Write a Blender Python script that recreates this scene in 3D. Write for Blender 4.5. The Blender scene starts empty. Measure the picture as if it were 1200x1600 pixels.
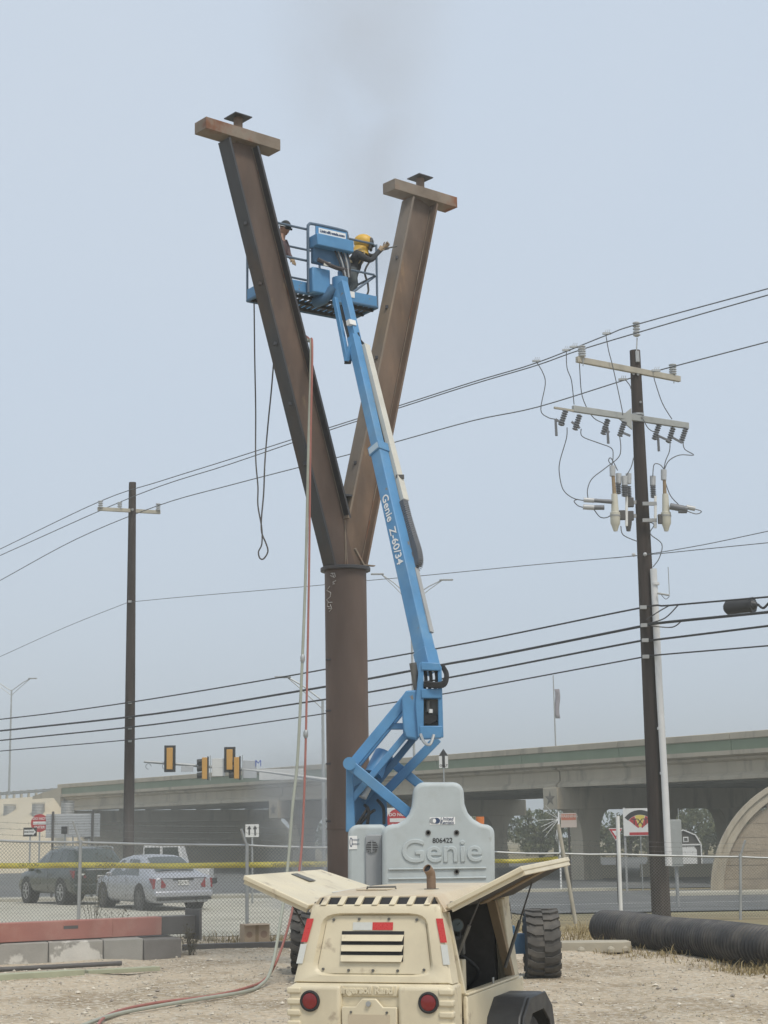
import bpy, bmesh, math, random
from mathutils import Vector, Matrix, noise

# ------------------------------------------------------------------ camera, world, sun, exposure
scene = bpy.context.scene
FPX = 2621.0                      # focal length in pixels of the 1200 x 1600 frame
EYE = Vector((0, 0, 2.0))
PITCH = math.atan(500 / FPX)
ROLL = -math.atan(231 / 13740)
cd = bpy.data.cameras.new('camera')
cd.sensor_fit = 'VERTICAL'; cd.sensor_height = 24.0; cd.sensor_width = 18.0
cd.lens = FPX / 1600 * 24.0
cd.clip_start = 0.1; cd.clip_end = 3000
cam = bpy.data.objects.new('camera', cd)
CAMR = Matrix.Rotation(math.pi / 2 + PITCH, 4, 'X') @ Matrix.Rotation(ROLL, 4, 'Z')
cam.matrix_world = Matrix.Translation(EYE) @ CAMR
scene.collection.objects.link(cam)
scene.camera = cam

SUN_EL, SUN_AZ = 58.0, 150.0      # degrees; azimuth clockwise from +Y
w = bpy.data.worlds.new('World'); scene.world = w; w.use_nodes = True
nt = w.node_tree
bg = nt.nodes['Background']
sky = nt.nodes.new('ShaderNodeTexSky'); sky.sky_type = 'NISHITA'; sky.sun_disc = False
sky.sun_elevation = math.radians(SUN_EL); sky.sun_rotation = math.radians(SUN_AZ)
sky.air_density = 1.0; sky.dust_density = 4.0; sky.ozone_density = 1.0
# thin even overcast veils the clear sky
mixs = nt.nodes.new('ShaderNodeMix'); mixs.data_type = 'RGBA'; mixs.inputs[0].default_value = 0.88
nt.links.new(sky.outputs[0], mixs.inputs[6])
# slightly uneven cloud deck, the same all round
wtc = nt.nodes.new('ShaderNodeTexCoord'); wnz = nt.nodes.new('ShaderNodeTexNoise'); wnz.inputs['Scale'].default_value = 2.2; wnz.inputs['Detail'].default_value = 4; wnz.inputs['Distortion'].default_value = .6
nt.links.new(wtc.outputs['Generated'], wnz.inputs['Vector'])
wcr = nt.nodes.new('ShaderNodeMapRange'); wcr.inputs[1].default_value = .3; wcr.inputs[2].default_value = .7; nt.links.new(wnz.outputs[0], wcr.inputs[0])
wmx = nt.nodes.new('ShaderNodeMix'); wmx.data_type = 'RGBA'; nt.links.new(wcr.outputs[0], wmx.inputs[0])
wmx.inputs[6].default_value = (5.36, 6.22, 7.34, 1); wmx.inputs[7].default_value = (5.74, 6.44, 7.34, 1)
nt.links.new(wmx.outputs[2], mixs.inputs[7])
nt.links.new(mixs.outputs[2], bg.inputs[0])
bg.inputs[1].default_value = 0.104
sl = bpy.data.lights.new('sun', 'SUN'); sl.energy = 2.1; sl.angle = math.radians(14); sl.color = (1.0, 0.93, 0.82)
so = bpy.data.objects.new('sun', sl); scene.collection.objects.link(so)
_az, _el = math.radians(SUN_AZ), math.radians(SUN_EL)
sdir = Vector((math.sin(_az) * math.cos(_el), math.cos(_az) * math.cos(_el), math.sin(_el)))
so.rotation_euler = sdir.to_track_quat('Z', 'Y').to_euler()
so.location = (10, -10, 40)
vs = scene.view_settings
vs.view_transform = 'Standard'; vs.look = 'None'; vs.exposure = 0.18; vs.gamma = 1.0
scene.cycles.use_denoising = True
scene.cycles.max_bounces = 6
scene.cycles.volume_bounces = 0
scene.cycles.volume_step_rate = 2.0
scene.cycles.volume_max_steps = 64
scene.cycles.transparent_max_bounces = 16

# ------------------------------------------------------------------ helpers
random.seed(11)
rnd = random.uniform
C = scene.collection
R3 = CAMR.to_3x3()
def ray(px, py):
    v = R3 @ Vector((px - 600, 800 - py, -FPX)); return v / v.y
def at(px, py, d):                # world point seen at a photo pixel, d metres ahead of the camera
    return EYE + ray(px, py) * d
def atz(px, py, z):
    v = ray(px, py); return EYE + v * ((z - EYE.z) / v.z)
def V(*a): return Vector(a)
def sstep(t): t = max(0., min(1., t)); return t * t * (3 - 2 * t)
def gz(x, y):                     # ground height: level yard, falling to the road under the bridge
    k = sstep((x + 5) / 9)
    y0 = 50 + (33 - 50) * k; y1 = 92 + (80 - 92) * k
    return -1.2 * sstep((y - y0) / (y1 - y0))

def props(o, label=None, cat=None, group=None, kind=None):
    if label: o['label'] = label
    if cat: o['category'] = cat
    if group: o['group'] = group
    if kind: o['kind'] = kind
    return o
def thing(name, label, cat, loc=(0, 0, 0), rz=0, group=None):
    o = bpy.data.objects.new(name, None); C.objects.link(o)
    o.empty_display_size = 0.2
    o.location = loc; o.rotation_euler = (0, 0, rz)
    o['wm'] = 1
    ROOTM[o.name] = Matrix.Translation(Vector(loc)) @ Matrix.Rotation(rz, 4, 'Z')
    del o['wm']
    return props(o, label, cat, group)
ROOTM = {}
def rootof(o):
    while o.parent: o = o.parent
    return o

class MB:
    def __init__(s): s.v = []; s.f = []
    def add(s, vs_, fs):
        b = len(s.v); s.v += [Vector(p) for p in vs_]; s.f += [tuple(i + b for i in f) for f in fs]; return s
    def hexa(s, p):               # 8 points: bottom 4 ccw, top 4 ccw
        return s.add(p, [(3, 2, 1, 0), (4, 5, 6, 7), (0, 1, 5, 4), (1, 2, 6, 5), (2, 3, 7, 6), (3, 0, 4, 7)])
    def box(s, c, size, M=None):
        x, y, z = [k / 2 for k in size]; c = Vector(c)
        p = [V(-x, -y, -z), V(x, -y, -z), V(x, y, -z), V(-x, y, -z), V(-x, -y, z), V(x, -y, z), V(x, y, z), V(-x, y, z)]
        if M is not None: p = [M @ q for q in p]
        return s.hexa([c + q for q in p])
    def bb(s, x0, x1, y0, y1, z0, z1): return s.box(((x0 + x1) / 2, (y0 + y1) / 2, (z0 + z1) / 2), (x1 - x0, y1 - y0, z1 - z0))
    def beam(s, a, b, w_, h_, up=(0, 0, 1), w2=None, h2=None):   # w across, h along up
        a = Vector(a); b = Vector(b); t = (b - a).normalized(); up = Vector(up)
        sd = t.cross(up)
        if sd.length < 1e-4: sd = t.cross(V(0, 1, 0))
        sd.normalize(); u = sd.cross(t).normalized()
        w2 = w_ if w2 is None else w2; h2 = h_ if h2 is None else h2
        def q(c, ww, hh): return [c - sd * ww / 2 - u * hh / 2, c + sd * ww / 2 - u * hh / 2, c + sd * ww / 2 + u * hh / 2, c - sd * ww / 2 + u * hh / 2]
        return s.add(q(a, w_, h_) + q(b, w2, h2), [(0, 3, 2, 1), (4, 5, 6, 7), (0, 1, 5, 4), (1, 2, 6, 5), (2, 3, 7, 6), (3, 0, 4, 7)][::1])
    def cyl(s, a, b, r1, r2=None, n=16, cap=True):
        a = Vector(a); b = Vector(b); r2 = r1 if r2 is None else r2
        t = (b - a).normalized(); u = t.orthogonal().normalized(); w_ = t.cross(u)
        vs_ = []; fs = []
        for c, r in ((a, r1), (b, r2)):
            vs_ += [c + (u * math.cos(2 * math.pi * k / n) + w_ * math.sin(2 * math.pi * k / n)) * r for k in range(n)]
        fs = [(k, (k + 1) % n, n + (k + 1) % n, n + k) for k in range(n)]
        if cap: fs += [tuple(range(n - 1, -1, -1)), tuple(range(n, 2 * n))]
        return s.add(vs_, fs)
    def lathe(s, a, axis, prof, n=20, cap=True):   # prof: (along, radius)
        a = Vector(a); t = Vector(axis).normalized(); u = t.orthogonal().normalized(); w_ = t.cross(u)
        vs_ = []
        for h, r in prof:
            vs_ += [a + t * h + (u * math.cos(2 * math.pi * k / n) + w_ * math.sin(2 * math.pi * k / n)) * r for k in range(n)]
        fs = []
        for i in range(len(prof) - 1):
            fs += [(i * n + k, i * n + (k + 1) % n, (i + 1) * n + (k + 1) % n, (i + 1) * n + k) for k in range(n)]
        if cap: fs += [tuple(range(n - 1, -1, -1)), tuple(range((len(prof) - 1) * n, len(prof) * n))]
        return s.add(vs_, fs)
    def tube(s, pts, r, n=6, cap=True):
        pts = [Vector(p) for p in pts]; m = len(pts)
        rr = r if isinstance(r, (list, tuple)) else [r] * m
        vs_ = []; u = None
        for i, p in enumerate(pts):
            t = (pts[min(i + 1, m - 1)] - pts[max(i - 1, 0)]).normalized()
            u = t.orthogonal() if u is None else u - t * u.dot(t)
            if u.length < 1e-5: u = t.orthogonal()
            u.normalize(); w_ = t.cross(u)
            vs_ += [p + (u * math.cos(2 * math.pi * k / n) + w_ * math.sin(2 * math.pi * k / n)) * rr[i] for k in range(n)]
        fs = [(i * n + k, i * n + (k + 1) % n, (i + 1) * n + (k + 1) % n, (i + 1) * n + k) for i in range(m - 1) for k in range(n)]
        if cap: fs += [tuple(range(n - 1, -1, -1)), tuple(range((m - 1) * n, m * n))]
        return s.add(vs_, fs)
    def prism(s, poly, o, ax, ay, depth, az=None):  # 2D polygon in the plane (ax, ay) at o, extruded by depth along az
        o = Vector(o); ax = Vector(ax); ay = Vector(ay); az = ax.cross(ay).normalized() if az is None else Vector(az)
        n = len(poly)
        vs_ = [o + ax * x + ay * y for x, y in poly] + [o + ax * x + ay * y + az * depth for x, y in poly]
        fs = [tuple(range(n - 1, -1, -1)), tuple(range(n, 2 * n))] + [(k, (k + 1) % n, n + (k + 1) % n, n + k) for k in range(n)]
        return s.add(vs_, fs)
    def sphere(s, c, r, n=12, m=8, sc=(1, 1, 1)):
        c = Vector(c)
        return s.lathe(c, (0, 0, 1), [(-r * sc[2] * math.cos(math.pi * i / m), max(1e-4, r * math.sin(math.pi * i / m)) * sc[0]) for i in range(m + 1)], n)
    def quad(s, a, b, c, d): return s.add([a, b, c, d], [(0, 1, 2, 3)])
    def build(s, name, m, parent=None, world=False, bev=0, smooth=40, seg=2, fix=True):
        me = bpy.data.meshes.new(name)
        vv = s.v
        if parent is not None and world:
            Mi = ROOTM[rootof(parent).name].inverted(); vv = [Mi @ p for p in vv]
        me.from_pydata([tuple(p) for p in vv], [], s.f)
        if fix:
            bm = bmesh.new(); bm.from_mesh(me); bmesh.ops.recalc_face_normals(bm, faces=bm.faces); bm.to_mesh(me); bm.free()
        me.materials.append(m)
        o = bpy.data.objects.new(name, me); C.objects.link(o)
        if parent is not None: o.parent = parent
        if smooth:
            me.shade_smooth(); me.set_sharp_from_angle(angle=math.radians(smooth))
        if bev:
            b = o.modifiers.new('bevel', 'BEVEL'); b.width = bev; b.segments = seg; b.limit_method = 'ANGLE'; b.angle_limit = math.radians(40)
            b.harden_normals = False
        return o

def smooth_pts(pts, k=6):         # Catmull-Rom
    pts = [Vector(p) for p in pts]; out = []
    for i in range(len(pts) - 1):
        p0 = pts[max(i - 1, 0)]; p1 = pts[i]; p2 = pts[i + 1]; p3 = pts[min(i + 2, len(pts) - 1)]
        for j in range(k):
            t = j / k
            out.append(0.5 * ((2 * p1) + (p2 - p0) * t + (2 * p0 - 5 * p1 + 4 * p2 - p3) * t * t + (3 * p1 - p0 - 3 * p2 + p3) * t ** 3))
    out.append(pts[-1]); return out

def text(name, s, m, parent, o, ax, ay, size, extrude=0.002, align='CENTER', bold=0.0, shear=0.0, xs=1.0, world=False, bevel=0.0):
    cu = bpy.data.curves.new('txt', 'FONT'); cu.body = s; cu.size = size; cu.extrude = extrude; cu.offset = bold
    cu.align_x = align; cu.align_y = 'CENTER'; cu.shear = shear; cu.bevel_depth = bevel; cu.bevel_resolution = 2; cu.resolution_u = 4
    t = bpy.data.objects.new('txt', cu); C.objects.link(t)
    dg = bpy.context.evaluated_depsgraph_get()
    me = bpy.data.meshes.new_from_object(t.evaluated_get(dg))
    bpy.data.objects.remove(t); bpy.data.curves.remove(cu)
    ax = Vector(ax).normalized(); ay = Vector(ay).normalized(); az = ax.cross(ay)
    M = Matrix((ax, ay, az)).transposed().to_4x4(); M.translation = Vector(o)
    M = M @ Matrix.Diagonal((xs, 1, 1, 1))
    if world: M = ROOTM[rootof(parent).name].inverted() @ M
    me.transform(M); me.materials.clear(); me.materials.append(m)
    ob = bpy.data.objects.new(name, me); C.objects.link(ob); ob.parent = parent
    return ob

# ------------------------------------------------------------------ materials
MATS = {}
def mat(name, col, rough=0.6, metal=0.0, var=0.12, vscale=4.0, bump=0.0, bscale=40.0, col2=None, c2lo=0.5, c2hi=0.6, c2scale=3.0, c2det=6.0,
        stretch=(1, 1, 1), spec=0.5, coat=0.0, trans=0.0, emit=None, dist=0.003, col3=None, c3lo=0.6, c3hi=0.7, c3scale=1.0):
    if name in MATS: return MATS[name]
    m = bpy.data.materials.new(name); m.use_nodes = True; n = m.node_tree; L = n.links
    b = n.nodes['Principled BSDF']
    b.inputs['Roughness'].default_value = rough; b.inputs['Metallic'].default_value = metal
    b.inputs['Specular IOR Level'].default_value = spec; b.inputs['Coat Weight'].default_value = coat
    b.inputs['Transmission Weight'].default_value = trans
    tc = n.nodes.new('ShaderNodeTexCoord'); mp = n.nodes.new('ShaderNodeMapping'); mp.inputs['Scale'].default_value = stretch
    L.new(tc.outputs['Object'], mp.inputs[0])
    cur = None
    def nz(scale, det=5.0, rg=0.6):
        k = n.nodes.new('ShaderNodeTexNoise'); k.inputs['Scale'].default_value = scale; k.inputs['Detail'].default_value = det
        k.inputs['Roughness'].default_value = rg; L.new(mp.outputs[0], k.inputs['Vector']); return k
    def mixc(f, a, bcol):
        k = n.nodes.new('ShaderNodeMix'); k.data_type = 'RGBA'; L.new(f, k.inputs[0])
        if isinstance(a, tuple): k.inputs[6].default_value = (*a, 1)
        else: L.new(a, k.inputs[6])
        k.inputs[7].default_value = (*bcol, 1); return k.outputs[2]
    def rng(src, lo, hi, a=0.0, b_=1.0):
        k = n.nodes.new('ShaderNodeMapRange'); L.new(src, k.inputs[0]); k.inputs[1].default_value = lo; k.inputs[2].default_value = hi
        k.inputs[3].default_value = a; k.inputs[4].default_value = b_; return k.outputs[0]
    cur = tuple(col)
    if col2: cur = mixc(rng(nz(c2scale, c2det).outputs[0], c2lo, c2hi), cur, tuple(col2))
    if col3: cur = mixc(rng(nz(c3scale, 8.0).outputs[0], c3lo, c3hi), cur, tuple(col3))
    if var:
        h = n.nodes.new('ShaderNodeHueSaturation')
        if isinstance(cur, tuple): h.inputs['Color'].default_value = (*cur, 1)
        else: L.new(cur, h.inputs['Color'])
        L.new(rng(nz(vscale, 6.0).outputs[0], 0.25, 0.75, 1 - var, 1 + var), h.inputs['Value']); cur = h.outputs[0]
        L.new(rng(nz(vscale * 2.3, 4.0).outputs[0], 0.3, 0.7, max(0.02, rough - 0.08), min(1, rough + 0.08)), b.inputs['Roughness'])
    if isinstance(cur, tuple): b.inputs['Base Color'].default_value = (*cur, 1)
    else: L.new(cur, b.inputs['Base Color'])
    if bump:
        k = n.nodes.new('ShaderNodeBump'); k.inputs['Strength'].default_value = bump; k.inputs['Distance'].default_value = dist
        L.new(nz(bscale, 6.0, 0.7).outputs[0], k.inputs['Height']); L.new(k.outputs[0], b.inputs['Normal'])
    if emit:
        b.inputs['Emission Color'].default_value = (*emit[:3], 1); b.inputs['Emission Strength'].default_value = emit[3]
    MATS[name] = m; return m

M_gravel = mat('gravel_ground', (.56, .465, .34), .95, var=.30, vscale=16, bump=1.0, bscale=14, col2=(.36, .285, .195), c2lo=.47, c2hi=.60, c2scale=.45, c2det=12, col3=(.60, .54, .44), c3lo=.50, c3hi=.60, c3scale=11, dist=.05, spec=.2)
M_stone = mat('loose_stone', (.58, .53, .44), .9, var=.3, vscale=6, spec=.2)
M_stone2 = mat('grey_stone', (.30, .27, .23), .9, var=.3, vscale=6, spec=.2)
M_field = mat('dry_field', (.25, .21, .13), .95, var=.25, vscale=.5, bump=.5, bscale=9, col2=(.28, .25, .15), c2scale=.12, dist=.03, spec=.1)
M_asph = mat('asphalt', (.13, .135, .135), .9, var=.12, vscale=.7, bump=.4, bscale=60, col2=(.17, .17, .165), c2scale=.4, dist=.006, spec=.25)
M_apron = mat('pale_concrete_apron', (.44, .42, .35), .9, var=.12, vscale=.8, bump=.3, bscale=30, col2=(.33, .31, .25), c2lo=.5, c2hi=.75, c2scale=.6, spec=.2)
M_drygrass = mat('dry_grass', (.30, .24, .13), .9, var=.35, vscale=3, spec=.1)
M_weed = mat('weed_leaf', (.10, .085, .05), .9, var=.35, vscale=5, spec=.1)
M_greenweed = mat('green_weed', (.09, .12, .05), .85, var=.35, vscale=3, spec=.15)
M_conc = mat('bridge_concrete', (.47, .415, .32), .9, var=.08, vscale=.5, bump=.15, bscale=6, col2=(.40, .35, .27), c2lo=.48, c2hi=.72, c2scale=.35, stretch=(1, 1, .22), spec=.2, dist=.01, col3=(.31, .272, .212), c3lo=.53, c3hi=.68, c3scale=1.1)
M_concshade = mat('bridge_concrete_shaded', (.30, .285, .25), .92, var=.1, vscale=.5, col2=(.22, .21, .19), c2scale=.3, spec=.15)  # same concrete darkened: shade under the deck put into the colour
M_green = mat('parapet_green_paint', (.205, .255, .175), .8, var=.08, vscale=.6, col2=(.235, .275, .20), c2scale=.3, spec=.25)
M_pale = mat('pale_riprap_concrete', (.54, .475, .355), .9, var=.07, vscale=.4, col2=(.46, .405, .305), c2lo=.5, c2hi=.7, c2scale=.2, spec=.2)
M_panel = mat('retaining_wall_panel', (.37, .31, .235), .92, var=.14, vscale=1.2, bump=.7, bscale=7, col2=(.30, .255, .20), c2scale=.6, dist=.05, spec=.15)
M_galv = mat('galvanised_steel', (.42, .43, .42), .5, .6, var=.1, vscale=3, spec=.5)
M_galvd = mat('dull_galvanised', (.36, .365, .36), .65, .3, var=.12, vscale=3)
M_postw = mat('white_post_paint', (.70, .70, .67), .6, var=.08, vscale=4)
M_wire = mat('fence_wire', (.20, .20, .18), .6, .5, var=.1, vscale=2)
M_rust = mat('weathered_steel', (.155, .112, .084), .72, .1, var=.30, vscale=2.2, bump=.25, bscale=30, col2=(.225, .150, .100), c2lo=.46, c2hi=.66, c2scale=1.3, c2det=10, col3=(.42, .29, .155), c3lo=.56, c3hi=.68, c3scale=1.3, stretch=(1, 1, .33), spec=.35)
M_rustd = mat('dark_grey_steel', (.060, .060, .064), .5, .25, var=.2, vscale=2, bump=.15, bscale=30, col2=(.10, .066, .045), c2lo=.52, c2hi=.75, c2scale=1.2, stretch=(1, 1, .3), spec=.5)
M_rustc = mat('pipe_column_steel', (.122, .088, .071), .62, .1, var=.22, vscale=2.0, bump=.12, bscale=40, col2=(.165, .110, .084), c2lo=.45, c2hi=.7, c2scale=1.0, stretch=(1, 1, .25), spec=.4)
M_rustcap = mat('cap_beam_steel', (.20, .155, .115), .75, .1, var=.25, vscale=2, bump=.2, bscale=30, col2=(.27, .235, .19), c2lo=.42, c2hi=.62, c2scale=1.6, col3=(.20, .085, .042), c3lo=.50, c3hi=.62, c3scale=1.6)
M_chalk = mat('chalk_mark', (.55, .52, .48), .9, var=.1)
M_red = mat('red_oxide_primer', (.36, .15, .12), .75, var=.14, vscale=1.5, bump=.15, bscale=20, col2=(.42, .24, .19), c2lo=.46, c2hi=.7, c2scale=1.6, c2det=10, spec=.3)
M_dgrey = mat('dark_steel', (.10, .095, .09), .65, .2, var=.2, vscale=3)
M_block = mat('block_concrete', (.33, .315, .285), .95, var=.15, vscale=3, bump=.5, bscale=25, col2=(.60, .58, .53), c2lo=.535, c2hi=.56, c2scale=.9, c2det=8, dist=.01, spec=.15)
M_block2 = mat('flaking_white_block', (.60, .58, .53), .95, var=.12, vscale=3, bump=.5, bscale=25, col2=(.31, .295, .265), c2lo=.50, c2hi=.525, c2scale=1.3, c2det=9, dist=.01, spec=.15)
M_block3 = mat('plain_grey_block', (.30, .29, .265), .95, var=.15, vscale=3, bump=.5, bscale=25, dist=.01, spec=.15)
M_blockd = mat('dark_block', (.16, .15, .14), .95, var=.2, vscale=3, bump=.5, bscale=25, dist=.01, spec=.15)
M_lumber = mat('pale_green_lumber', (.36, .37, .26), .9, var=.12, vscale=3)
M_slab = mat('broken_slab', (.40, .365, .29), .95, var=.14, vscale=3, bump=.5, bscale=25, dist=.01, spec=.15)
M_card = mat('cardboard', (.42, .32, .22), .9, var=.08, vscale=6)
M_cardp = mat('cardboard_print', (.30, .20, .14), .9, var=.1)
M_pipe = mat('black_polyethylene', (.030, .030, .032), .55, var=.2, vscale=2, col2=(.10, .09, .078), c2lo=.46, c2hi=.72, c2scale=2.2, c2det=10, spec=.45)
M_tape = mat('caution_tape', (.80, .68, .10), .5, var=.06)
M_blk = mat('black_lettering', (.02, .02, .02), .6, var=0)
M_white = mat('white_paint', (.78, .78, .76), .5, var=.04)
M_wood = mat('creosote_pole', (.052, .042, .038), .9, var=.22, vscale=3, bump=.5, bscale=12, stretch=(3, 3, .2), col2=(.085, .070, .060), c2lo=.45, c2hi=.7, c2scale=1.2, spec=.2, dist=.01)
M_arm = mat('grey_timber_arm', (.40, .37, .30), .85, var=.15, vscale=3, bump=.2, bscale=20)
M_armst = mat('grey_fibreglass_arm', (.36, .37, .35), .6, .2, var=.08)
M_porc = mat('grey_porcelain', (.44, .45, .45), .3, var=.06)
M_poly = mat('grey_polymer', (.15, .155, .165), .5, var=.1)
M_cream = mat('cream_resin', (.55, .53, .44), .5, var=.06)
M_conduit = mat('white_conduit', (.66, .66, .65), .45, var=.05)
M_cable = mat('black_cable', (.03, .03, .032), .5, var=0)
M_cabg = mat('grey_conductor', (.12, .125, .13), .5, .2, var=0)
M_hoseg = mat('green_hose', (.33, .345, .285), .6, var=.12, vscale=6)
M_hoser = mat('red_hose', (.34, .135, .11), .6, var=.12, vscale=6)
M_blue = mat('lift_blue_paint', (.085, .245, .45), .45, var=.14, vscale=2.5, bump=.05, bscale=14, col2=(.13, .27, .42), c2lo=.5, c2hi=.7, c2scale=1.4, spec=.5, col3=(.20, .19, .17), c3lo=.665, c3hi=.70, c3scale=6.0)
M_blued = mat('lift_dark_blue', (.06, .14, .24), .5, var=.12, vscale=3, spec=.4)
M_grayp = mat('grey_cover_plastic', (.43, .475, .48), .50, var=.08, vscale=2.6, bump=.06, bscale=60, spec=.4, col2=(.38, .41, .405), c2lo=.5, c2hi=.7, c2scale=2.4, c2det=10, col3=(.30, .30, .28), c3lo=.66, c3hi=.74, c3scale=4)
M_grayd = mat('grey_door_panel', (.285, .30, .31), .6, var=.05, vscale=2)
M_dark = mat('dark_mechanical', (.022, .022, .023), .6, .2, var=.3, vscale=5)
M_mid = mat('grime_metal', (.15, .147, .135), .55, .4, var=.3, vscale=6)
M_tray = mat('cream_cable_tray', (.55, .535, .47), .6, var=.1, vscale=4)
M_rub = mat('black_rubber', (.028, .028, .029), .75, var=.2, vscale=5)
M_tyre = mat('dusty_tyre_rubber', (.085, .08, .073), .88, var=.2, vscale=5, bump=.2, bscale=40, col2=(.15, .135, .115), c2lo=.5, c2hi=.7, c2scale=3)
M_tan = mat('tan_enamel', (.66, .585, .42), .42, var=.07, vscale=2.6, bump=.05, bscale=14, col2=(.57, .50, .36), c2lo=.48, c2hi=.72, c2scale=2.2, c2det=10, spec=.45, col3=(.38, .31, .22), c3lo=.60, c3hi=.70, c3scale=5.5)
M_tanr = mat('tan_roof_enamel', (.56, .475, .34), .5, var=.07, vscale=2, col2=(.48, .37, .25), c2lo=.5, c2hi=.68, c2scale=1.6, spec=.4)
M_redref = mat('red_reflector', (.55, .045, .04), .3, var=.05, vscale=40)
M_whref = mat('white_reflector', (.60, .61, .57), .35, var=.04, vscale=40)
M_lens = mat('red_lamp_lens', (.20, .018, .018), .18, var=.1, vscale=20, spec=.6)
M_foam = mat('acoustic_foam', (.065, .06, .055), .95, var=.2, vscale=12, bump=.4, bscale=30)
M_brown = mat('brown_foam_strip', (.29, .21, .125), .85, var=.15, vscale=5)
M_exh = mat('rusty_exhaust', (.24, .165, .115), .75, .3, var=.25, vscale=9)
M_gauge = mat('gauge_face', (.20, .26, .27), .3, var=.05)
M_fend = mat('black_fender_plastic', (.026, .028, .031), .5, var=.15, vscale=3, bump=.1, bscale=80)
# ------------------------------------------------------------------ setting
def sheet(name, x0, x1, y0, y1, dz, m, step=1.0, fn=None, kind='structure', xf=None):
    mb = MB(); nx = max(1, int((x1 - x0) / step)); ny = max(1, int((y1 - y0) / step))
    for j in range(ny + 1):
        for i in range(nx + 1):
            x = x0 + (x1 - x0) * i / nx; y = y0 + (y1 - y0) * j / ny
            if xf: x, y = xf(x, y)
            mb.v.append(V(x, y, gz(x, y) + dz + (fn(x, y) if fn else 0)))
    mb.f = [(j * (nx + 1) + i, j * (nx + 1) + i + 1, (j + 1) * (nx + 1) + i + 1, (j + 1) * (nx + 1) + i) for j in range(ny) for i in range(nx)]
    o = mb.build(name, m, fix=False); props(o, kind=kind); return o

# one sheet to the horizon: fine where the ground falls, coarse beyond
def axis_pts(segs):
    out = []
    for a, b, s_ in segs:
        n_ = max(1, round((b - a) / s_)); out += [a + (b - a) * k / n_ for k in range(n_)]
    return out + [segs[-1][1]]
def ground_sheet():
    xs = axis_pts([(-420, -40, 20), (-40, -12, 2), (-12, 30, 1), (30, 60, 3), (60, 420, 20)]); ys = axis_pts([(-25, 28, 3), (28, 100, 1), (100, 160, 3), (160, 640, 20)])
    mb = MB(); n_ = len(xs)
    mb.v = [V(x, y, gz(x, y) - (.14 if y < 33 and -13 < x < 17 else .02)) for y in ys for x in xs]
    mb.f = [(j * n_ + i, j * n_ + i + 1, (j + 1) * n_ + i + 1, (j + 1) * n_ + i) for j in range(len(ys) - 1) for i in range(n_ - 1)]
    props(mb.build('ground', M_field, fix=False), kind='structure')
ground_sheet()
def yard_h(x, y):
    p = V(x * .5, y * .5, 0); a = noise.noise(p) * .05 + noise.noise(p * 3.1) * .018 + noise.noise(p * 8) * .008
    rut = .055 * math.exp(-((x - 3.2 - .12 * y + 3) / .35) ** 2) + .05 * math.exp(-((x - 5.0 - .12 * y + 3) / .35) ** 2) + .04 * math.exp(-((x + 3.6 + .05 * (y - 20)) / .3) ** 2)
    return (a - rut) * sstep((33.5 - y) / 3) + .03
sheet('gravel_yard', -14, 18, -6, 34, 0.0, M_gravel, .22, yard_h)
def yz(x, y): return gz(x, y) + yard_h(x, y) if y < 34 else gz(x, y)
# pale apron where the cars stand, beyond the left fence; then the road that runs under the bridge
sheet('concrete_apron', -24, 2, 34.2, 56, .03, M_apron, 1)
sheet('road', -60, 60, 57, 89, .02, M_asph, 1)
sheet('lane_under_bridge', -40, 60, 92, 190, .02, M_asph, 2)
sheet('road_spur', 3.4, 30, 46.5, 57.2, .015, M_asph, 1)
sheet('road_marking', -14, 2.6, 62.0, 62.3, .03, M_white, 1)
sheet('road_marking', 2.5, 30, 71.0, 71.25, .03, M_white, 1)
# kerb islands
def kerb(x0, x1, y0, y1, h=.13, m=None):
    mb = MB(); n_ = max(2, int((x1 - x0) / 1.0))
    def sec(x):
        z = gz(x, (y0 + y1) / 2); return [V(x, y0, z - .1), V(x, y0 + .03, z + h), V(x, y1 - .03, z + h), V(x, y1, z - .1)]
    for i in range(n_ + 1): mb.v += sec(x0 + (x1 - x0) * i / n_)
    for i in range(n_):
        a = i * 4; mb.f += [(a + k, a + k + 1, a + k + 5, a + k + 4) for k in range(3)]
    mb.f += [(0, 1, 2, 3), (n_ * 4 + 3, n_ * 4 + 2, n_ * 4 + 1, n_ * 4)]
    o = mb.build('kerb', m or M_apron); props(o, kind='structure')
kerb(-40, 1.5, 56.2, 57.0)
kerb(12.6, 60, 81.0, 83.6, .16)
kerb(-40, 12, 89.4, 90.6, .14)

# stones scattered on the yard (uncountable) and dry grass
def scatter_stones():
    mb = MB(); mb2 = MB()
    for i in range(16000):
        y = 13 + 19 * random.random() ** .8; x = rnd(-.27, .27) * y
        r = rnd(.004, .015) * (2.6 if random.random() < .05 else 1)
        z = yz(x, y) + r * .3
        tgt = mb if random.random() < .7 else mb2
        s_ = [V(x + rnd(.7, 1.3) * r * dx, y + rnd(.7, 1.3) * r * dy, z + rnd(.5, .8) * r * dz_) for dx, dy, dz_ in ((1, 0, 0), (0, 1, 0), (-1, 0, 0), (0, -1, 0), (0, 0, 1), (0, 0, -1))]
        tgt.add(s_, [(0, 1, 4), (1, 2, 4), (2, 3, 4), (3, 0, 4), (1, 0, 5), (2, 1, 5), (3, 2, 5), (0, 3, 5)])
    props(mb.build('loose_stones', M_stone, smooth=0, fix=False), 'small pale stones strewn over the gravel yard', 'gravel', kind='stuff')
    props(mb2.build('grey_pebbles', M_stone2, smooth=0, fix=False), 'small grey pebbles mixed into the yard gravel', 'gravel', kind='stuff')
scatter_stones()

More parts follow.
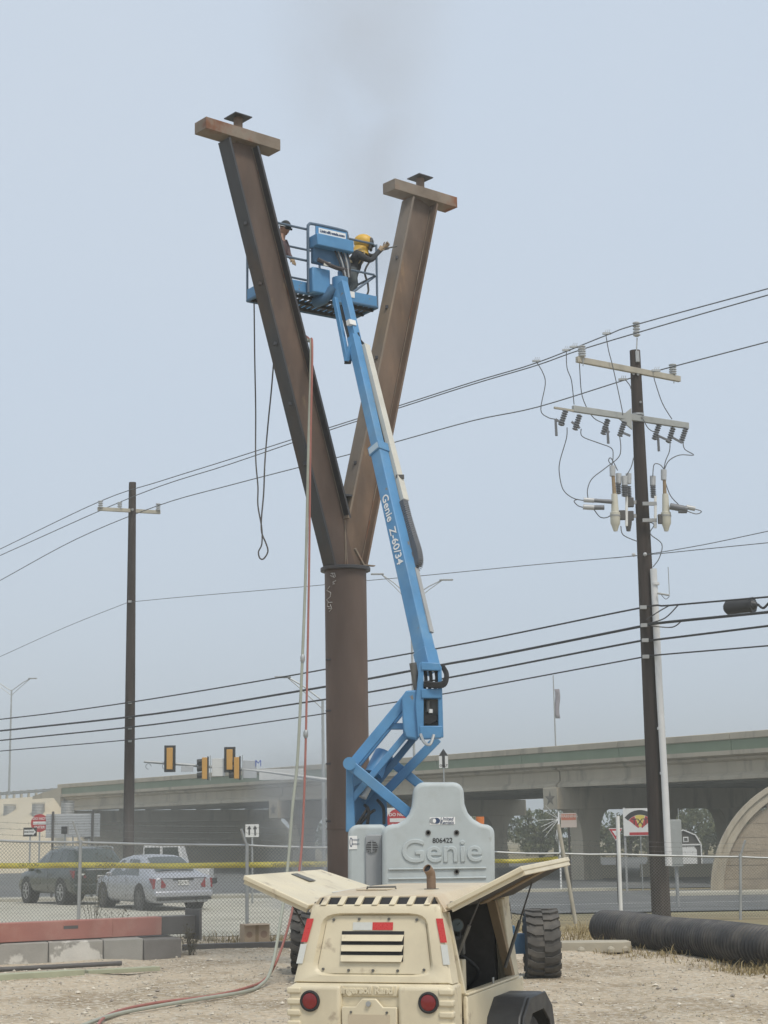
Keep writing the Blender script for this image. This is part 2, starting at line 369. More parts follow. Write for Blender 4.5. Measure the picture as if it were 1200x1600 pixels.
def blades(name, m, spots, label, hmin, hmax, per, spread, cat='grass', flat=0):
    mb = MB()
    for (x, y) in spots:
        sc_ = random.choice((.35, .5, .7, 1.0, 1.5)); nb_ = int(per * rnd(.3, 1.5))
        for k in range(nb_):
            a = rnd(0, 6.28); bx, by = x + random.gauss(0, .55) * spread, y + random.gauss(0, .55) * spread
            h = rnd(hmin, hmax) * (sc_ if not flat > .12 else 1); w_ = rnd(.004, .009); le = rnd(.1, .9) * h + flat * rnd(.3, 1)
            z = yz(bx, by) - .01; dx, dy = math.cos(a), math.sin(a)
            b0 = V(bx - dy * w_, by + dx * w_, z); b1 = V(bx + dy * w_, by - dx * w_, z)
            mpt = V(bx + dx * le * .4, by + dy * le * .4, z + h * .65); tip = V(bx + dx * le, by + dy * le, z + h * rnd(.7, 1))
            mb.add([b0, b1, mpt + V(dy, -dx, 0) * w_ * .8, mpt - V(dy, -dx, 0) * w_ * .8, tip], [(0, 1, 2, 3), (3, 2, 4)])
    props(mb.build(name, m, smooth=0, fix=False), label, cat, kind='stuff')
sp = []
for i in range(120):                       # along the black pipe and the right fence
    t = random.random(); px = rnd(880, 1230)
    sp.append(tuple(atz(px, 1462 + (px - 930) * .14 + rnd(-10, 30), 0).xy))
for i in range(110): sp.append((rnd(2.4, 5.5), rnd(30.5, 34.6)))
for i in range(110): sp.append((rnd(-9, 1), rnd(31.6, 33.2)))
blades('dry_grass', M_drygrass, sp, 'dry straw coloured grass along the pipe and fence', .03, .20, 22, .22, flat=.07)
sp = [tuple(atz(rnd(860, 1220), rnd(1505, 1600), 0).xy) for i in range(260)] + [tuple(atz(rnd(0, 440), rnd(1515, 1600), 0).xy) for i in range(130)]
blades('straw_litter', M_drygrass, sp, 'thin straw litter lying flat on the gravel yard', .004, .018, 20, .45, flat=.16)

# dead weeds with dark seed leaves in front of the left fence
def weed_bush(px, py, d, h, n_, name='dead_weed', label='', m=M_weed):
    base = at(px, py, d); base.z = yz(base.x, base.y)
    t = thing(name, label, 'weed', base)
    st = MB(); lf = MB()
    for i in range(n_):
        a = rnd(0, 6.28); L_ = rnd(.5, 1) * h; tip = V(math.cos(a) * min(L_, .7) * rnd(.1, .6), math.sin(a) * min(L_, .7) * .3, L_)
        pts = [V(rnd(-.05, .05), rnd(-.05, .05), 0), tip * .5 + V(rnd(-.05, .05), 0, .05), tip]
        st.tube(pts, [.006, .005, .003], 3)
        for k in range(26):
            f = rnd(.45 if h > 1.5 else .3, 1.02); p = pts[0].lerp(pts[2], f) + V(rnd(-.09, .09), rnd(-.07, .07), rnd(-.07, .07)); r = rnd(.012, .026)
            q = [p + V(rnd(-r, r), rnd(-r, r), rnd(-r, r)) for _ in range(4)]
            lf.add(q, [(0, 1, 2), (0, 2, 3)])
    st.build('stem', M_weed, t, smooth=0, fix=False); lf.build('foliage', m, t, smooth=0, fix=False)
weed_bush(178, 1428, 31.2, .75, 12, label='tall dry weed by the fence behind the red beam, left of sedan')
weed_bush(250, 1425, 31.0, .62, 16, label='broad dry weed in front of the grey sedan')
weed_bush(148, 1420, 33.6, 1.98, 9, label='tall seedy weed rising above the fence rail beside the green wagon')
weed_bush(300, 1455, 29, .5, 12, label='dry weed at the end plate of the red beam')
weed_bush(45, 1390, 34.5, .35, 10, label='low green weed beyond the fence at far left', m=M_greenweed)
# ------------------------------------------------------------------ the overpass
BT = V(-.578, .816, 0).normalized(); BN = V(BT.y, -BT.x, 0)   # along the bridge (leftwards, away) and across it
B0 = V(20.93, 93, 0)
def BP(s, n, z): return B0 + BT * s + BN * n + V(0, 0, z)
def s_of(px):
    r = ray(px, 1240); k = r.x / r.y       # (x0+tx s)/(y0+ty s) = k
    return (k * B0.y - B0.x) / (BT.x - k * BT.y)
BW = 25.0
SA, SL, SR, SE = 92.5, s_of(431), s_of(864), -34.0
ov = thing('overpass', 'long concrete road overpass with green striped parapet and star bents', 'bridge', BP(SL, 0, -1.2))
def extr(poly, s0, s1):          # polygon (n, z) extruded along the bridge
    mb = MB(); k = len(poly)
    mb.v = [BP(s0, n, z) for n, z in poly] + [BP(s1, n, z) for n, z in poly]
    mb.f = [tuple(range(k)), tuple(range(2 * k - 1, k - 1, -1))] + [(i, (i + 1) % k, k + (i + 1) % k, k + i) for i in range(k)]
    return mb
extr([(-.15, 5.96), (0.4, 5.86), (BW - .4, 5.86), (BW + .15, 5.96), (BW + .15, 6.20), (-.15, 6.20)], SE, SA + 1).build('deck_slab', M_conc, ov, True)
# parapet in lengths with joints: beige foot, green band, beige coping
ss = SE; Lp = 9.2
while ss < SA:
    e = min(ss + Lp, SA + .6)
    for side, f in ((0, 1), (BW, -1)):
        if side and ss < -5: pass
        extr([(side + f * .02, 6.203), (side + f * .30, 6.203), (side + f * .30, 6.80), (side + f * .02, 6.80)], ss + .02, e - .02).build('parapet_panel', M_green, ov, True)
        extr([(side - f * .09, 6.803), (side + f * .36, 6.803), (side + f * .36, 7.19), (side - f * .09, 7.19)], ss + .012, e - .012).build('parapet_coping', M_conc, ov, True, bev=.03)
    ss = e
def girder(s0, s1, n, m, edge=False):
    h = .42 if edge else .36
    poly = [(n - h, 4.60), (n + h, 4.60), (n + h, 4.80), (n + .12, 5.02), (n + .12, 5.60), (n + h, 5.72), (n + h, 5.855), (n - h, 5.855), (n - h, 5.72), (n - .12, 5.60), (n - .12, 5.02), (n - h, 4.80)]
    extr(poly, s0, s1).build('girder', m, ov, True)
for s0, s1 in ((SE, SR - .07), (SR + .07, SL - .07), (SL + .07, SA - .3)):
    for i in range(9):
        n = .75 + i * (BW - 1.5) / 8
        girder(s0, s1, n, M_conc if i in (0, 8) else M_concshade, i in (0, 8))
def star(c, ax, ay, r, m, parent, depth=.03):
    pts = []
    for k in range(10):
        a = math.pi / 2 + k * math.pi / 5; q = r if k % 2 == 0 else r * .40
        pts.append((math.cos(a) * q, math.sin(a) * q))
    mb = MB(); n_ = len(pts); az = Vector(ax).cross(Vector(ay)).normalized()
    mb.v = [Vector(c) + Vector(ax) * x + Vector(ay) * y for x, y in pts] + [Vector(c) + az * depth]
    mb.f = [(k, (k + 1) % n_, n_) for k in range(n_)]
    mb.build('star_emblem', m, parent, True, smooth=0)
M_star = mat('star_relief', (.19, .17, .14), .9, var=.05)
def bent(s):
    w2 = .68
    mb = MB(); p = []
    for z in (3.22, 4.58):
        p += [BP(s - w2, -.25, z), BP(s + w2, -.25, z), BP(s + w2, BW + .25, z), BP(s - w2, BW + .25, z)]
    cap = mb.hexa(p).build('bent_cap', M_conc, ov, True, bev=.03)
    star(BP(s, -.257, 3.9), -BT, (0, 0, 1), .52, M_star, cap)
    for n in (2.6, 9.2, 15.8, 22.4):
        prof = [(-.72, -1.3), (.72, -1.3), (.72, 1.2)]
        for k in range(1, 7):
            a = k / 6 * math.pi / 2; prof.append((.72 + 1.0 * (1 - math.cos(a)), 1.2 + 2.02 * math.sin(a)))
        prof += [(-x, z) for x, z in reversed(prof[2:])]
        mb = MB(); k = len(prof); q = .55
        mb.v = [BP(s - q, n + x, z) for x, z in prof] + [BP(s + q, n + x, z) for x, z in prof]
        mb.f = [tuple(range(k)), tuple(range(2 * k - 1, k - 1, -1))] + [(i, (i + 1) % k, k + (i + 1) % k, k + i) for i in range(k)]
        col = mb.build('column', M_conc, ov, True)
        MB().hexa([BP(s - .62, n - .79, -1.35), BP(s + .62, n - .79, -1.35), BP(s + .62, n + .79, -1.35), BP(s - .62, n + .79, -1.35),
                   BP(s - .62, n - .79, -.2), BP(s + .62, n - .79, -.2), BP(s + .62, n + .79, -.2), BP(s - .62, n + .79, -.2)]).build('plinth', M_conc, col, True, bev=.03)
bent(SL); bent(SR); bent(SR - 27)
# abutment and the pale paved embankment at the left end
MB().hexa([BP(SA - .9, -.1, 3.4), BP(SA + 2.5, -.1, 3.4), BP(SA + 2.5, BW + .1, 3.4), BP(SA - .9, BW + .1, 3.4), BP(SA - .9, -.1, 4.59), BP(SA + 2.5, -.1, 4.59), BP(SA + 2.5, BW + .1, 4.59), BP(SA - .9, BW + .1, 4.59)]).build('abutment_seat', M_conc, ov, True)
MB().hexa([BP(SA - .25, -.12, 4.6), BP(SA + 6.5, -.12, 4.6), BP(SA + 6.5, .25, 4.6), BP(SA - .25, .25, 4.6), BP(SA - .25, -.12, 6.9), BP(SA + 6.5, -.12, 6.2), BP(SA + 6.5, .25, 6.2), BP(SA - .25, .25, 6.9)]).build('wing_wall', M_conc, ov, True)
emb = MB(); SX = SA + 200
top = [BP(SX, .3, 6.15), BP(SA + 1.5, .3, 6.15)]
bot = [BP(SX, -12, -1.3), BP(SA + 1.5, -12, -1.3)]
emb.add([top[0], top[1], bot[1], bot[0]], [(0, 1, 2, 3)])
ctop = BP(SA + 1.5, .3, 6.15); fr = []
nfan = 10
for k in range(nfan + 1):
    a = k / nfan * math.pi / 2
    fr.append(BP(SA + 1.5 - math.sin(a) * 11, .3 - math.cos(a) * 12.3, -1.3))
for k in range(nfan): emb.add([ctop, fr[k + 1], fr[k]], [(0, 1, 2)])
emb.add([BP(SA + .5, .3, 4.2), BP(SA + .5, BW, 4.2), BP(SA - 9.5, BW, -1.3), BP(SA - 9.5, .3, -1.3)], [(0, 1, 2, 3)])
emb.add([BP(SX, .3, 6.15), BP(SX, BW, 6.15), BP(SA, BW, 6.15), BP(SA, .3, 6.15)], [(0, 1, 2, 3)])
props(emb.build('embankment', M_pale, smooth=60), kind='structure')
# guard rail along the embankment top
gr = thing('guard_rail', 'steel guard rail with short posts along the embankment top', 'guard rail', BP(SA + 10, .5, 6.15))
extr([(.42, 6.55), (.45, 6.62), (.40, 6.70), (.45, 6.78), (.42, 6.86), (.5, 6.86), (.5, 6.55)], SA + 1, SA + 90).build('rail', M_galvd, gr, True)
for k in range(46): 
    s_ = SA + 1.5 + k * 1.9
    MB().hexa([BP(s_, .5, 6.1), BP(s_ + .2, .5, 6.1), BP(s_ + .2, .72, 6.1), BP(s_, .72, 6.1), BP(s_, .5, 6.92), BP(s_ + .2, .5, 6.92), BP(s_ + .2, .72, 6.92), BP(s_, .72, 6.92)]).build('post', M_arm, gr, True)
# corrugated drain drums standing out of the slope
for i, (px, lab) in enumerate(((28, 'leftmost corrugated drain drum in the pale embankment'), (72, 'middle corrugated drain drum in the pale embankment'), (117, 'corrugated drain drum in the embankment nearest the overpass'))):
    s_ = s_of(px) - 3.2
    base = BP(s_, -2.2, 3.7)
    t = thing('drain_drum', lab, 'drain', base, group='drain drums in the embankment')
    prof = []
    for k in range(12): prof += [(k * .15, .60), (k * .15 + .075, .64)]
    MB().lathe((0, 0, -.15), (0, 0, 1), prof, 20).build('corrugated_shell', M_galvd, t)
    MB().lathe((0, 0, 1.64), (0, 0, 1), [(0, .67), (.05, .67)], 20).build('rim', M_galvd, t)

# grassy berm at the far left, near side of the road
def berm():
    mb = MB(); nx, ny = 24, 12
    for j in range(ny + 1):
        for i in range(nx + 1):
            x = -34 + 16 * i / nx; y = 62 + 16 * j / ny
            h = 2.6 * sstep((-19.0 - x) / 9) * sstep(1 - abs(y - 70) / 8)
            mb.v.append(V(x, y, gz(x, y) - .05 + h))
    mb.f = [(j * (nx + 1) + i, j * (nx + 1) + i + 1, (j + 1) * (nx + 1) + i + 1, (j + 1) * (nx + 1) + i) for j in range(ny) for i in range(nx)]
    props(mb.build('grass_berm', mat('berm_grass', (.28, .27, .19), .95, var=.2, vscale=.8, bump=.3, bscale=10), fix=False), kind='structure')
berm()

# ------------------------------------------------------------------ curved retaining wall at the right
rb = at(1110, 1392, 84)
rw = thing('curved_retaining_wall', 'tan ribbed retaining wall with rounded concrete rim at right edge', 'wall', (rb.x, rb.y, -1.2))
def arc(a, b, n_, off=0):
    return [(a - (a - off) * math.cos(k / n_ * math.pi / 2), (b - off) * math.sin(k / n_ * math.pi / 2)) for k in range(n_ + 1)]
A_, B_ = 6.2, 5.9
rx, ry = V(1, -.12, 0).normalized(), V(0, 0, 1)
az = V(-.12, -1, 0).normalized()
o_, i_ = arc(A_, B_, 20), arc(A_, B_, 20, .62)
rim = MB().prism(o_ + [(16, B_), (16, B_ - .62)] + i_[::-1], (0, 0, 0), rx, ry, .34, az); rim.build('rim', M_conc, rw)
o2, i2 = arc(A_, B_, 20), arc(A_, B_, 20, .24)
MB().prism(o2 + [(16, B_), (16, B_ - .24)] + i2[::-1], V(0, 0, 0) + az * .343, rx, ry, .10, az).build('coping', M_conc, rw)
for k in range(8):                       # block courses behind the rim, each set a little back and forth
    z0, z1 = k * .66 + .01, k * .66 + .645
    def left(z): return A_ - (A_ - .5) * math.sqrt(max(0, 1 - (min(z, B_ - .5) / (B_ - .5)) ** 2)) + .1
    if z1 > B_ - .6: z1 = B_ - .62
    if z1 <= z0: break
    x = left(z1)
    xx = x - .4
    j = 0
    while xx < 15.5:
        wv = 2.4 if (k + j) % 2 else 1.9
        x0, x1 = max(xx, left((z0 + z1) / 2) - .25), min(xx + wv, 16)
        if x1 - x0 > .2:
            MB().prism([(x0 + .004, z0), (x1 - .004, z0), (x1 - .004, z1 + .008), (x0 + .004, z1 + .008)], az * (.02 + rnd(0, .025)), rx, ry, .1, az).build('wall_panel', M_panel, rw)
        xx += wv; j += 1
MB().prism([(.3, 0), (16, 0), (16, B_ - .3), (A_, B_ - .3), (1.2, 2.6)], az * -.3, rx, ry, .3, az).build('backing_wall', M_panel, rw)

# ------------------------------------------------------------------ background things under and beyond the overpass
def barrier(px0, px1, d, label):
    a, b = at(px0, 1360, d), at(px1, 1360, d); L_ = (b - a).length
    t = thing('concrete_barrier', label, 'barrier', ((a.x + b.x) / 2, d, gz((a.x + b.x) / 2, d)), group='pale barriers under the overpass')
    n_ = max(1, round(L_ / 3.0))
    for k in range(n_):
        x0, x1 = -L_ / 2 + L_ * k / n_ + .02, -L_ / 2 + L_ * (k + 1) / n_ - .02
        MB().prism([(-.3, 0), (.3, 0), (.3, .08), (.14, .35), (.09, .85), (-.09, .85), (-.14, .35), (-.3, .08)], (x0, 0, 0), (0, 1, 0), (0, 0, 1), x1 - x0).build('barrier_segment', M_pale, t)
barrier(928, 963, 112, 'short pale concrete barrier left of the white fence post')
barrier(1000, 1016, 113, 'stub of pale concrete barrier just left of the big pole')
barrier(1053, 1240, 111, 'long pale concrete barrier in front of the white shed')

sb = at(1070, 1352, 150); sb.z = -1.25
sh = thing('garden_shed', 'dark barn shaped shed with white trim and white door', 'shed', sb)
M_shed = mat('shed_siding', (.065, .06, .055), .8, var=.1)
gam = [(-1.5, 0), (1.5, 0), (1.5, 1.75), (1.05, 2.55), (0, 3.0), (-1.05, 2.55), (-1.5, 1.75)]
MB().prism(gam, (0, 3.2, 0), (1, 0, 0), (0, 0, 1), 3.2).build('wall', M_shed, sh)
trim = MB()
for a, b in zip(gam[1:], gam[2:] + gam[:1]): trim.beam((a[0], -.04, a[1]), (b[0], -.04, b[1]), .10, .14, (0, 1, 0))
trim.beam((-1.5, -.04, 1.72), (1.5, -.04, 1.72), .1, .12); trim.build('trim', M_white, sh)
MB().prism([(-1.0, .05), (1.1, .05), (1.1, 1.25), (.9, 1.55), (-.9, 1.55), (-1.0, 1.35)], (0, -.02, 0), (1, 0, 0), (0, 0, 1), .06).build('door', M_white, sh)
MB().bb(-.05, .42, -.09, -.02, 1.95, 2.40).build('window', M_white, sh); MB().bb(.04, .33, -.11, -.085, 2.04, 2.31).build('pane', M_dgrey, sh)

cb = at(1057, 1350, 60); g_ = gz(cb.x, 60)
t = thing('meter_cabinet', 'tall grey utility cabinet on a post behind the big pole', 'cabinet', (cb.x, 60, g_))
MB().bb(-.21, .21, -.15, .15, .95 - g_ - .3, 2.25 - g_).build('cabinet_body', M_armst, t, bev=.01)
MB().bb(-.19, .19, -.165, -.15, .98 - g_ - .25, 2.2 - g_).build('door', M_armst, t)
MB().cyl((0, .05, 0), (0, .05, .9 - g_), .06).build('post', M_galvd, t)
MB().beam((-.42, 0, 2.24 - g_), (.2, 0, 2.24 - g_), .05, .05).build('bracket', M_galv, t)
MB().cyl((.15, 0, 2.2 - g_), (.15, 0, 2.66 - g_), .012).build('antenna', M_galv, t)

def post_sign(name, label, cat, px, d, zbot_px, ztop_px, build, px_post=None, m=M_galv, r=.03):
    p = at(px, (zbot_px + ztop_px) / 2, d); g = gz(p.x, d)
    t = thing(name, label, cat, (p.x, d, g))
    z0 = at(px, zbot_px, d).z - g; z1 = at(px, ztop_px, d).z - g
    build(t, z0, z1)
    MB().cyl((0, .03, 0), (0, .03, z1 - .03), r, n=8).build('post', m, t)
    return t
M_signr = mat('sign_red', (.42, .03, .035), .5, var=.05); M_signw = mat('sign_white', (.66, .66, .63), .5, var=.04); M_signb = mat('sign_black', (.025, .025, .025), .5, var=0)
M_signal = mat('sign_aluminium', (.52, .53, .53), .5, .4, var=.06); M_signo = mat('sign_orange_red', (.50, .20, .14), .6, var=.05); M_pinkw = mat('faded_white', (.58, .50, .45), .6, var=.05)
M_signy = mat('sign_yellow', (.62, .50, .10), .5, var=.05); M_blueink = mat('blue_ink', (.05, .10, .40), .5, var=0)
X, Z = (1, 0, 0), (0, 0, 1)
def disc(c, r, dep, m, name, t, n_=32): return MB().cyl(c, Vector(c) + V(0, -dep, 0), r, n=n_).build(name, m, t)
def dne(t, z0, z1):
    r = (z1 - z0) / 2; zc = (z0 + z1) / 2
    disc((0, 0, zc), r, .008, M_signr, 'sign_face', t)
    MB().bb(-r * .74, r * .74, -.014, -.008, zc - r * .17, zc + r * .17).build('white_bar', M_signw, t)
    text('lettering', 'DO NOT', M_signw, t, (0, -.012, zc + r * .48), X, Z, r * .40, .002, bold=.003)
    text('lettering', 'ENTER', M_signw, t, (0, -.012, zc - r * .48), X, Z, r * .40, .002, bold=.003)
post_sign('do_not_enter_sign', 'round red sign with white bar reading DO NOT ENTER on the left', 'road sign', 62, 62, 1300, 1272, dne)
def dne_sq(t, z0, z1):
    h = (z1 - z0) / 2; zc = (z0 + z1) / 2
    MB().bb(-h, h, 0, .01, z0, z1).build('sign_plate', M_signw, t); dne(t, z0 + .04, z1 - .04)
post_sign('do_not_enter_sign', 'square white DO NOT ENTER sign seen through the lift arms', 'road sign', 622, 62, 1301, 1262, dne_sq)
def oneway(flip):
    def b(t, z0, z1):
        h = z1 - z0; zc = (z0 + z1) / 2; w_ = h * 1.28 if not flip else h * 1.3
        MB().bb(-w_ * .6, w_ * .6, -.005, .01, z0, z1).build('sign_plate', M_signb, t, bev=.01)
        q = w_ * .52
        MB().prism([(-q, -h * .28), (q * .45, -h * .28), (q * .45, -h * .42), (q, 0), (q * .45, h * .42), (q * .45, h * .28), (-q, h * .28)], (0, -.007, zc), X, Z, .004, (0, -1, 0)).build('arrow', M_signw, t)
        text('lettering', 'ONE WAY', M_signb, t, (-w_ * .08, -.014, zc), X, Z, h * .24, .001, bold=.003)
    return b
post_sign('one_way_sign', 'ONE WAY arrow sign below the round red sign', 'road sign', 47, 60, 1307, 1293, oneway(0))
post_sign('one_way_sign', 'small ONE WAY arrow sign above the green wagon roof', 'road sign', 139, 66, 1310, 1301, oneway(1))
def ribbed(t, z0, z1):
    h = z1 - z0; n_ = 9
    for k in range(n_):
        MB().bb(-.98, .98, -.015, .01, z0 + h * k / n_ + .006, z0 + h * (k + 1) / n_ - .012).build('slat', M_signal, t)
        MB().bb(-1.0, 1.0, -.03, -.015, z0 + h * k / n_ - .01, z0 + h * k / n_ + .012).build('stiffener', M_galvd, t)
    for x in (-.72, .72): MB().bb(x - .04, x + .04, -.09, -.03, .0, z1 + .08).build('upright', M_dgrey, t)
post_sign('sign_back', 'large ribbed aluminium sign seen from behind above the wagon', 'road sign', 114, 62, 1308, 1271, ribbed)
def ped(t, z0, z1):
    MB().bb(-.10, .10, -.2, .1, z0, z1).build('signal_housing', M_signb, t, bev=.02)
    MB().bb(.10, .14, -.08, .0, z0 - .02, z1 + .02).build('bracket', M_galvd, t)
post_sign('pedestrian_signal', 'small black pedestrian signal box in front of the ribbed sign back', 'signal', 101.5, 61, 1303, 1291, ped)
def lane(t, z0, z1):
    w_ = .2; MB().bb(-w_, w_, -.004, .006, z0, z1).build('sign_plate', M_signw, t, bev=.004)
    h = z1 - z0; zc = (z0 + z1) / 2
    for x, s_ in ((-.085, .9), (.085, 1.0)):
        MB().prism([(-.022, -h * .38 * s_), (.022, -h * .38 * s_), (.022, h * .12), (.065, h * .12), (0, h * .40), (-.065, h * .12), (-.022, h * .12)], (x, -.005, zc), X, Z, .003, (0, -1, 0)).build('arrow', M_signb, t)
post_sign('lane_sign', 'white sign with two black lane arrows beside fence post', 'road sign', 394, 50, 1308, 1288, lane)
def yld(t, z0, z1):
    h = z1 - z0; w_ = h * .56
    MB().prism([(0, 0), (w_, h), (-w_, h)], (0, 0, z0), X, Z, .008, (0, -1, 0)).build('sign_plate', M_signw, t)
    MB().prism([(0, .1 * h), (w_ * .9, .94 * h), (-w_ * .9, .94 * h)], (0, -.009, z0), X, Z, .004, (0, -1, 0)).build('red_triangle', M_signr, t)
    MB().prism([(0, .38 * h), (w_ * .52, .80 * h), (-w_ * .52, .80 * h)], (0, -.014, z0), X, Z, .004, (0, -1, 0)).build('white_triangle', M_signw, t)
post_sign('yield_sign', 'red and white triangular yield sign behind the white fence post', 'road sign', 962, 70, 1314, 1294, yld, m=M_dgrey)
def warn(t, z0, z1):
    h = z1 - z0; w_ = h * .56
    MB().bb(-w_, w_, -.004, .006, z0, z1).build('sign_plate', M_pinkw, t, bev=.004)
    MB().bb(-w_ * .92, w_ * .92, -.008, -.004, z0 + h * .52, z1 - h * .07).build('red_band', M_signo, t)
    text('lettering', 'WARNING', M_pinkw, t, (0, -.010, z0 + h * .78), X, Z, h * .27, .001, bold=.003)
post_sign('warning_sign', 'faded pink WARNING sign on leaning brown post right of lift', 'sign', 888.5, 44.6, 1293, 1270.5, warn, m=M_dgrey)
def bill(t, z0, z1):
    h = z1 - z0; w_ = h * .62; zc = (z0 + z1) / 2
    MB().bb(-w_, w_, -.02, .04, z0, z1).build('sign_board', M_signw, t, bev=.01)
    def band(r0, r1, a0, a1, m, nm, y):
        n_ = 14; pts = [(math.cos(a0 + (a1 - a0) * k / n_) * r1, math.sin(a0 + (a1 - a0) * k / n_) * r1) for k in range(n_ + 1)]
        pts += [(math.cos(a1 - (a1 - a0) * k / n_) * r0, math.sin(a1 - (a1 - a0) * k / n_) * r0) for k in range(n_ + 1)]
        mb = MB(); k = len(pts); mb.v = [V(x, y, z0 + h * .22 + z) for x, z in pts]
        mb.f = [(i, i + 1, k - 2 - i, k - 1 - i) for i in range(n_)]
        mb.build(nm, m, t, smooth=0, fix=False)
    band(h * .55, h * .72, math.radians(38), math.radians(142), M_signb, 'dark_arch', -.023)
    band(h * .10, h * .54, math.radians(112), math.radians(140), M_signr, 'red_ray', -.024)
    band(h * .10, h * .54, math.radians(70), math.radians(110), M_signy, 'yellow_ray', -.025)
    band(h * .10, h * .54, math.radians(40), math.radians(68), M_signr, 'red_ray', -.024)
    text('lettering', 'TXT', M_signb, t, (0, -.03, z0 + h * .50), X, Z, h * .33, .002, bold=.003)
    MB().bb(-w_ * .66, w_ * .66, -.03, -.021, z0 + h * .03, z0 + h * .13).build('red_strip', M_signr, t)
    for x in (-w_ * .92, w_ * .92): MB().bb(x - .05, x + .05, .045, .14, 0, z1 + .05).build('sign_post', M_galvd, t)
post_sign('roadside_billboard', 'square white roadside sign with coloured fan emblem left of big pole', 'sign', 1000, 88, 1306, 1263, bill)
def only(t, z0, z1):
    h = z1 - z0; w_ = h * .30
    MB().bb(-w_, w_, -.004, .006, z0, z1).build('sign_plate', M_signw, t)
    MB().prism([(-.06, -.38), (.06, -.38), (.06, .12), (.2, .12), (0, .42), (-.2, .12), (-.06, .12)], (0, -.005, z0 + h * .62), X, Z, .004, (0, -1, 0)).build('arrow', M_signb, t)
    text('lettering', 'ONLY', M_signb, t, (0, -.008, z0 + h * .16), X, Z, h * .20, .001, bold=.004)
post_sign('only_arrow_sign', 'white straight arrow ONLY sign in front of the overpass parapet', 'road sign', 693, 72, 1200, 1176.5, only)
# pole with fan of white rods
p = at(873, 1280, 90); g = gz(p.x, 90)
t = thing('rod_fan_pole', 'thin pale pole with fan of thin white rods left of warning sign', 'pole', (p.x, 90, g))
MB().cyl((0, 0, 0), (0, 0, at(873, 1268, 90).z - g), .045, n=8).build('post', M_white, t)
for (qx, qy) in ((838, 1282), (842, 1262), (852, 1258), (848, 1299), (851, 1308), (868, 1311), (870, 1315), (845, 1292)):
    q = at(qx, qy, 89.6); c_ = at(873, 1279.5, 90)
    MB().cyl(c_ - V(p.x, 90, g), q - V(p.x, 90, g), .014, .008, n=5).build('rod', M_white, t)

# flagpole in the haze
p = at(868, 1160, 230)
t = thing('flagpole', 'faint tall flagpole with a limp flag beyond the overpass', 'flagpole', (p.x, 230, -1.2))
MB().cyl((0, 0, 0), (0, 0, at(865, 1055, 230).z + 1.2), .16, .07, n=8).build('pole', M_galvd, t)
fz = at(868, 1095, 230).z + 1.2
fl = MB(); nn = 8
for i in range(nn + 1):
    for k in range(4): fl.v.append(V(.1 + k * .22 + .1 * math.sin(i * .8), .15 * math.sin(k * 1.7 + i * .5), fz + 1.6 - i * .5))
fl.f = [(i * 4 + k, i * 4 + k + 1, i * 4 + k + 5, i * 4 + k + 4) for i in range(nn) for k in range(3)]
o = fl.build('flag', mat('faded_flag', (.25, .22, .25), .9, var=.3, vscale=1.0), t)
o.modifiers.new('thick', 'SOLIDIFY').thickness = .02

# ------------------------------------------------------------------ trees beyond the overpass
def leaf_tree(px, d, h, wid, label, m, seed, name='roadside_tree'):
    rr = random.Random(seed); p = at(px, 1350, d)
    t = thing(name, label, 'tree', (p.x, d, -1.25), group='trees beyond the overpass')
    tr = MB(); lf = MB(); tips = []
    tr.tube([V(0, 0, 0), V(.1, 0, h * .3), V(.05, .1, h * .55)], [.22, .16, .09], 6)
    for k in range(9):
        a = rr.uniform(0, 6.28); z = h * rr.uniform(.2, .5); e = V(math.cos(a) * wid * rr.uniform(.3, .8), math.sin(a) * wid * .7, h * rr.uniform(.45, .9))
        tr.tube([V(0, 0, z), (V(0, 0, z) + e) / 2 + V(0, 0, .3), e], [.09, .06, .03], 5); tips.append(e)
    for k in range(34): tips.append(V(rr.gauss(0, .42) * wid, rr.gauss(0, .4) * wid, h * rr.uniform(.12, 1.0) * (1 - .25 * abs(rr.gauss(0, .6)))))
    for tp in tips:
        rc = rr.uniform(.5, 1.0) * wid * .32
        for k in range(46):
            dirv = V(rr.gauss(0, 1), rr.gauss(0, 1), rr.gauss(0, .8)).normalized() * rc * rr.uniform(.3, 1)
            c = tp + dirv; r = rr.uniform(.14, .34)
            lf.add([c + V(rr.uniform(-r, r), rr.uniform(-r, r), rr.uniform(-r, r)) for _ in range(3)], [(0, 1, 2)])
    tr.build('trunk', M_wood, t, smooth=60, fix=False); lf.build('crown', m, t, smooth=0, fix=False)
M_lf1 = mat('hazy_green_leaf', (.075, .10, .045), .8, var=.4, vscale=1.5, spec=.2); M_lf2 = mat('olive_leaf', (.10, .105, .05), .8, var=.4, vscale=1.5, spec=.2)
tl = [(1050, 205, 5.8, 3.2), (1078, 190, 5.6, 3.0), (1104, 198, 6.2, 3.4), (1128, 184, 5.4, 3.0), (1165, 200, 6.0, 3.2), (1195, 190, 5.6, 3.4), (1022, 215, 5.0, 3.0), (985, 190, 4.6, 3.0), (952, 205, 4.9, 3.2), (925, 195, 4.4, 2.8),
      (868, 205, 6.0, 3.2), (845, 190, 5.6, 3.0), (826, 215, 6.0, 3.2), (770, 200, 5.2, 3.2), (735, 210, 5.6, 3.4), (560, 215, 5.0, 3.2), (520, 200, 4.8, 3.0)]
names = ['behind the white shed', 'directly right of the white shed', 'filling the gap right of the shed', 'beside the far overpass column', 'in the gap beside the curved wall rim', 'behind the curved wall rim', 'just left of the big pole, beyond the square sign',
         'beyond the yield sign', 'left of the white fence post', 'right of the star column', 'seen between the rods and star column', 'in the middle of the opening left of star column', 'left in the opening beside the far bent column', 'behind the lift cover, right part', 'behind the lift cover, left part', 'right of the steel column under the overpass', 'left of the steel column under the overpass']
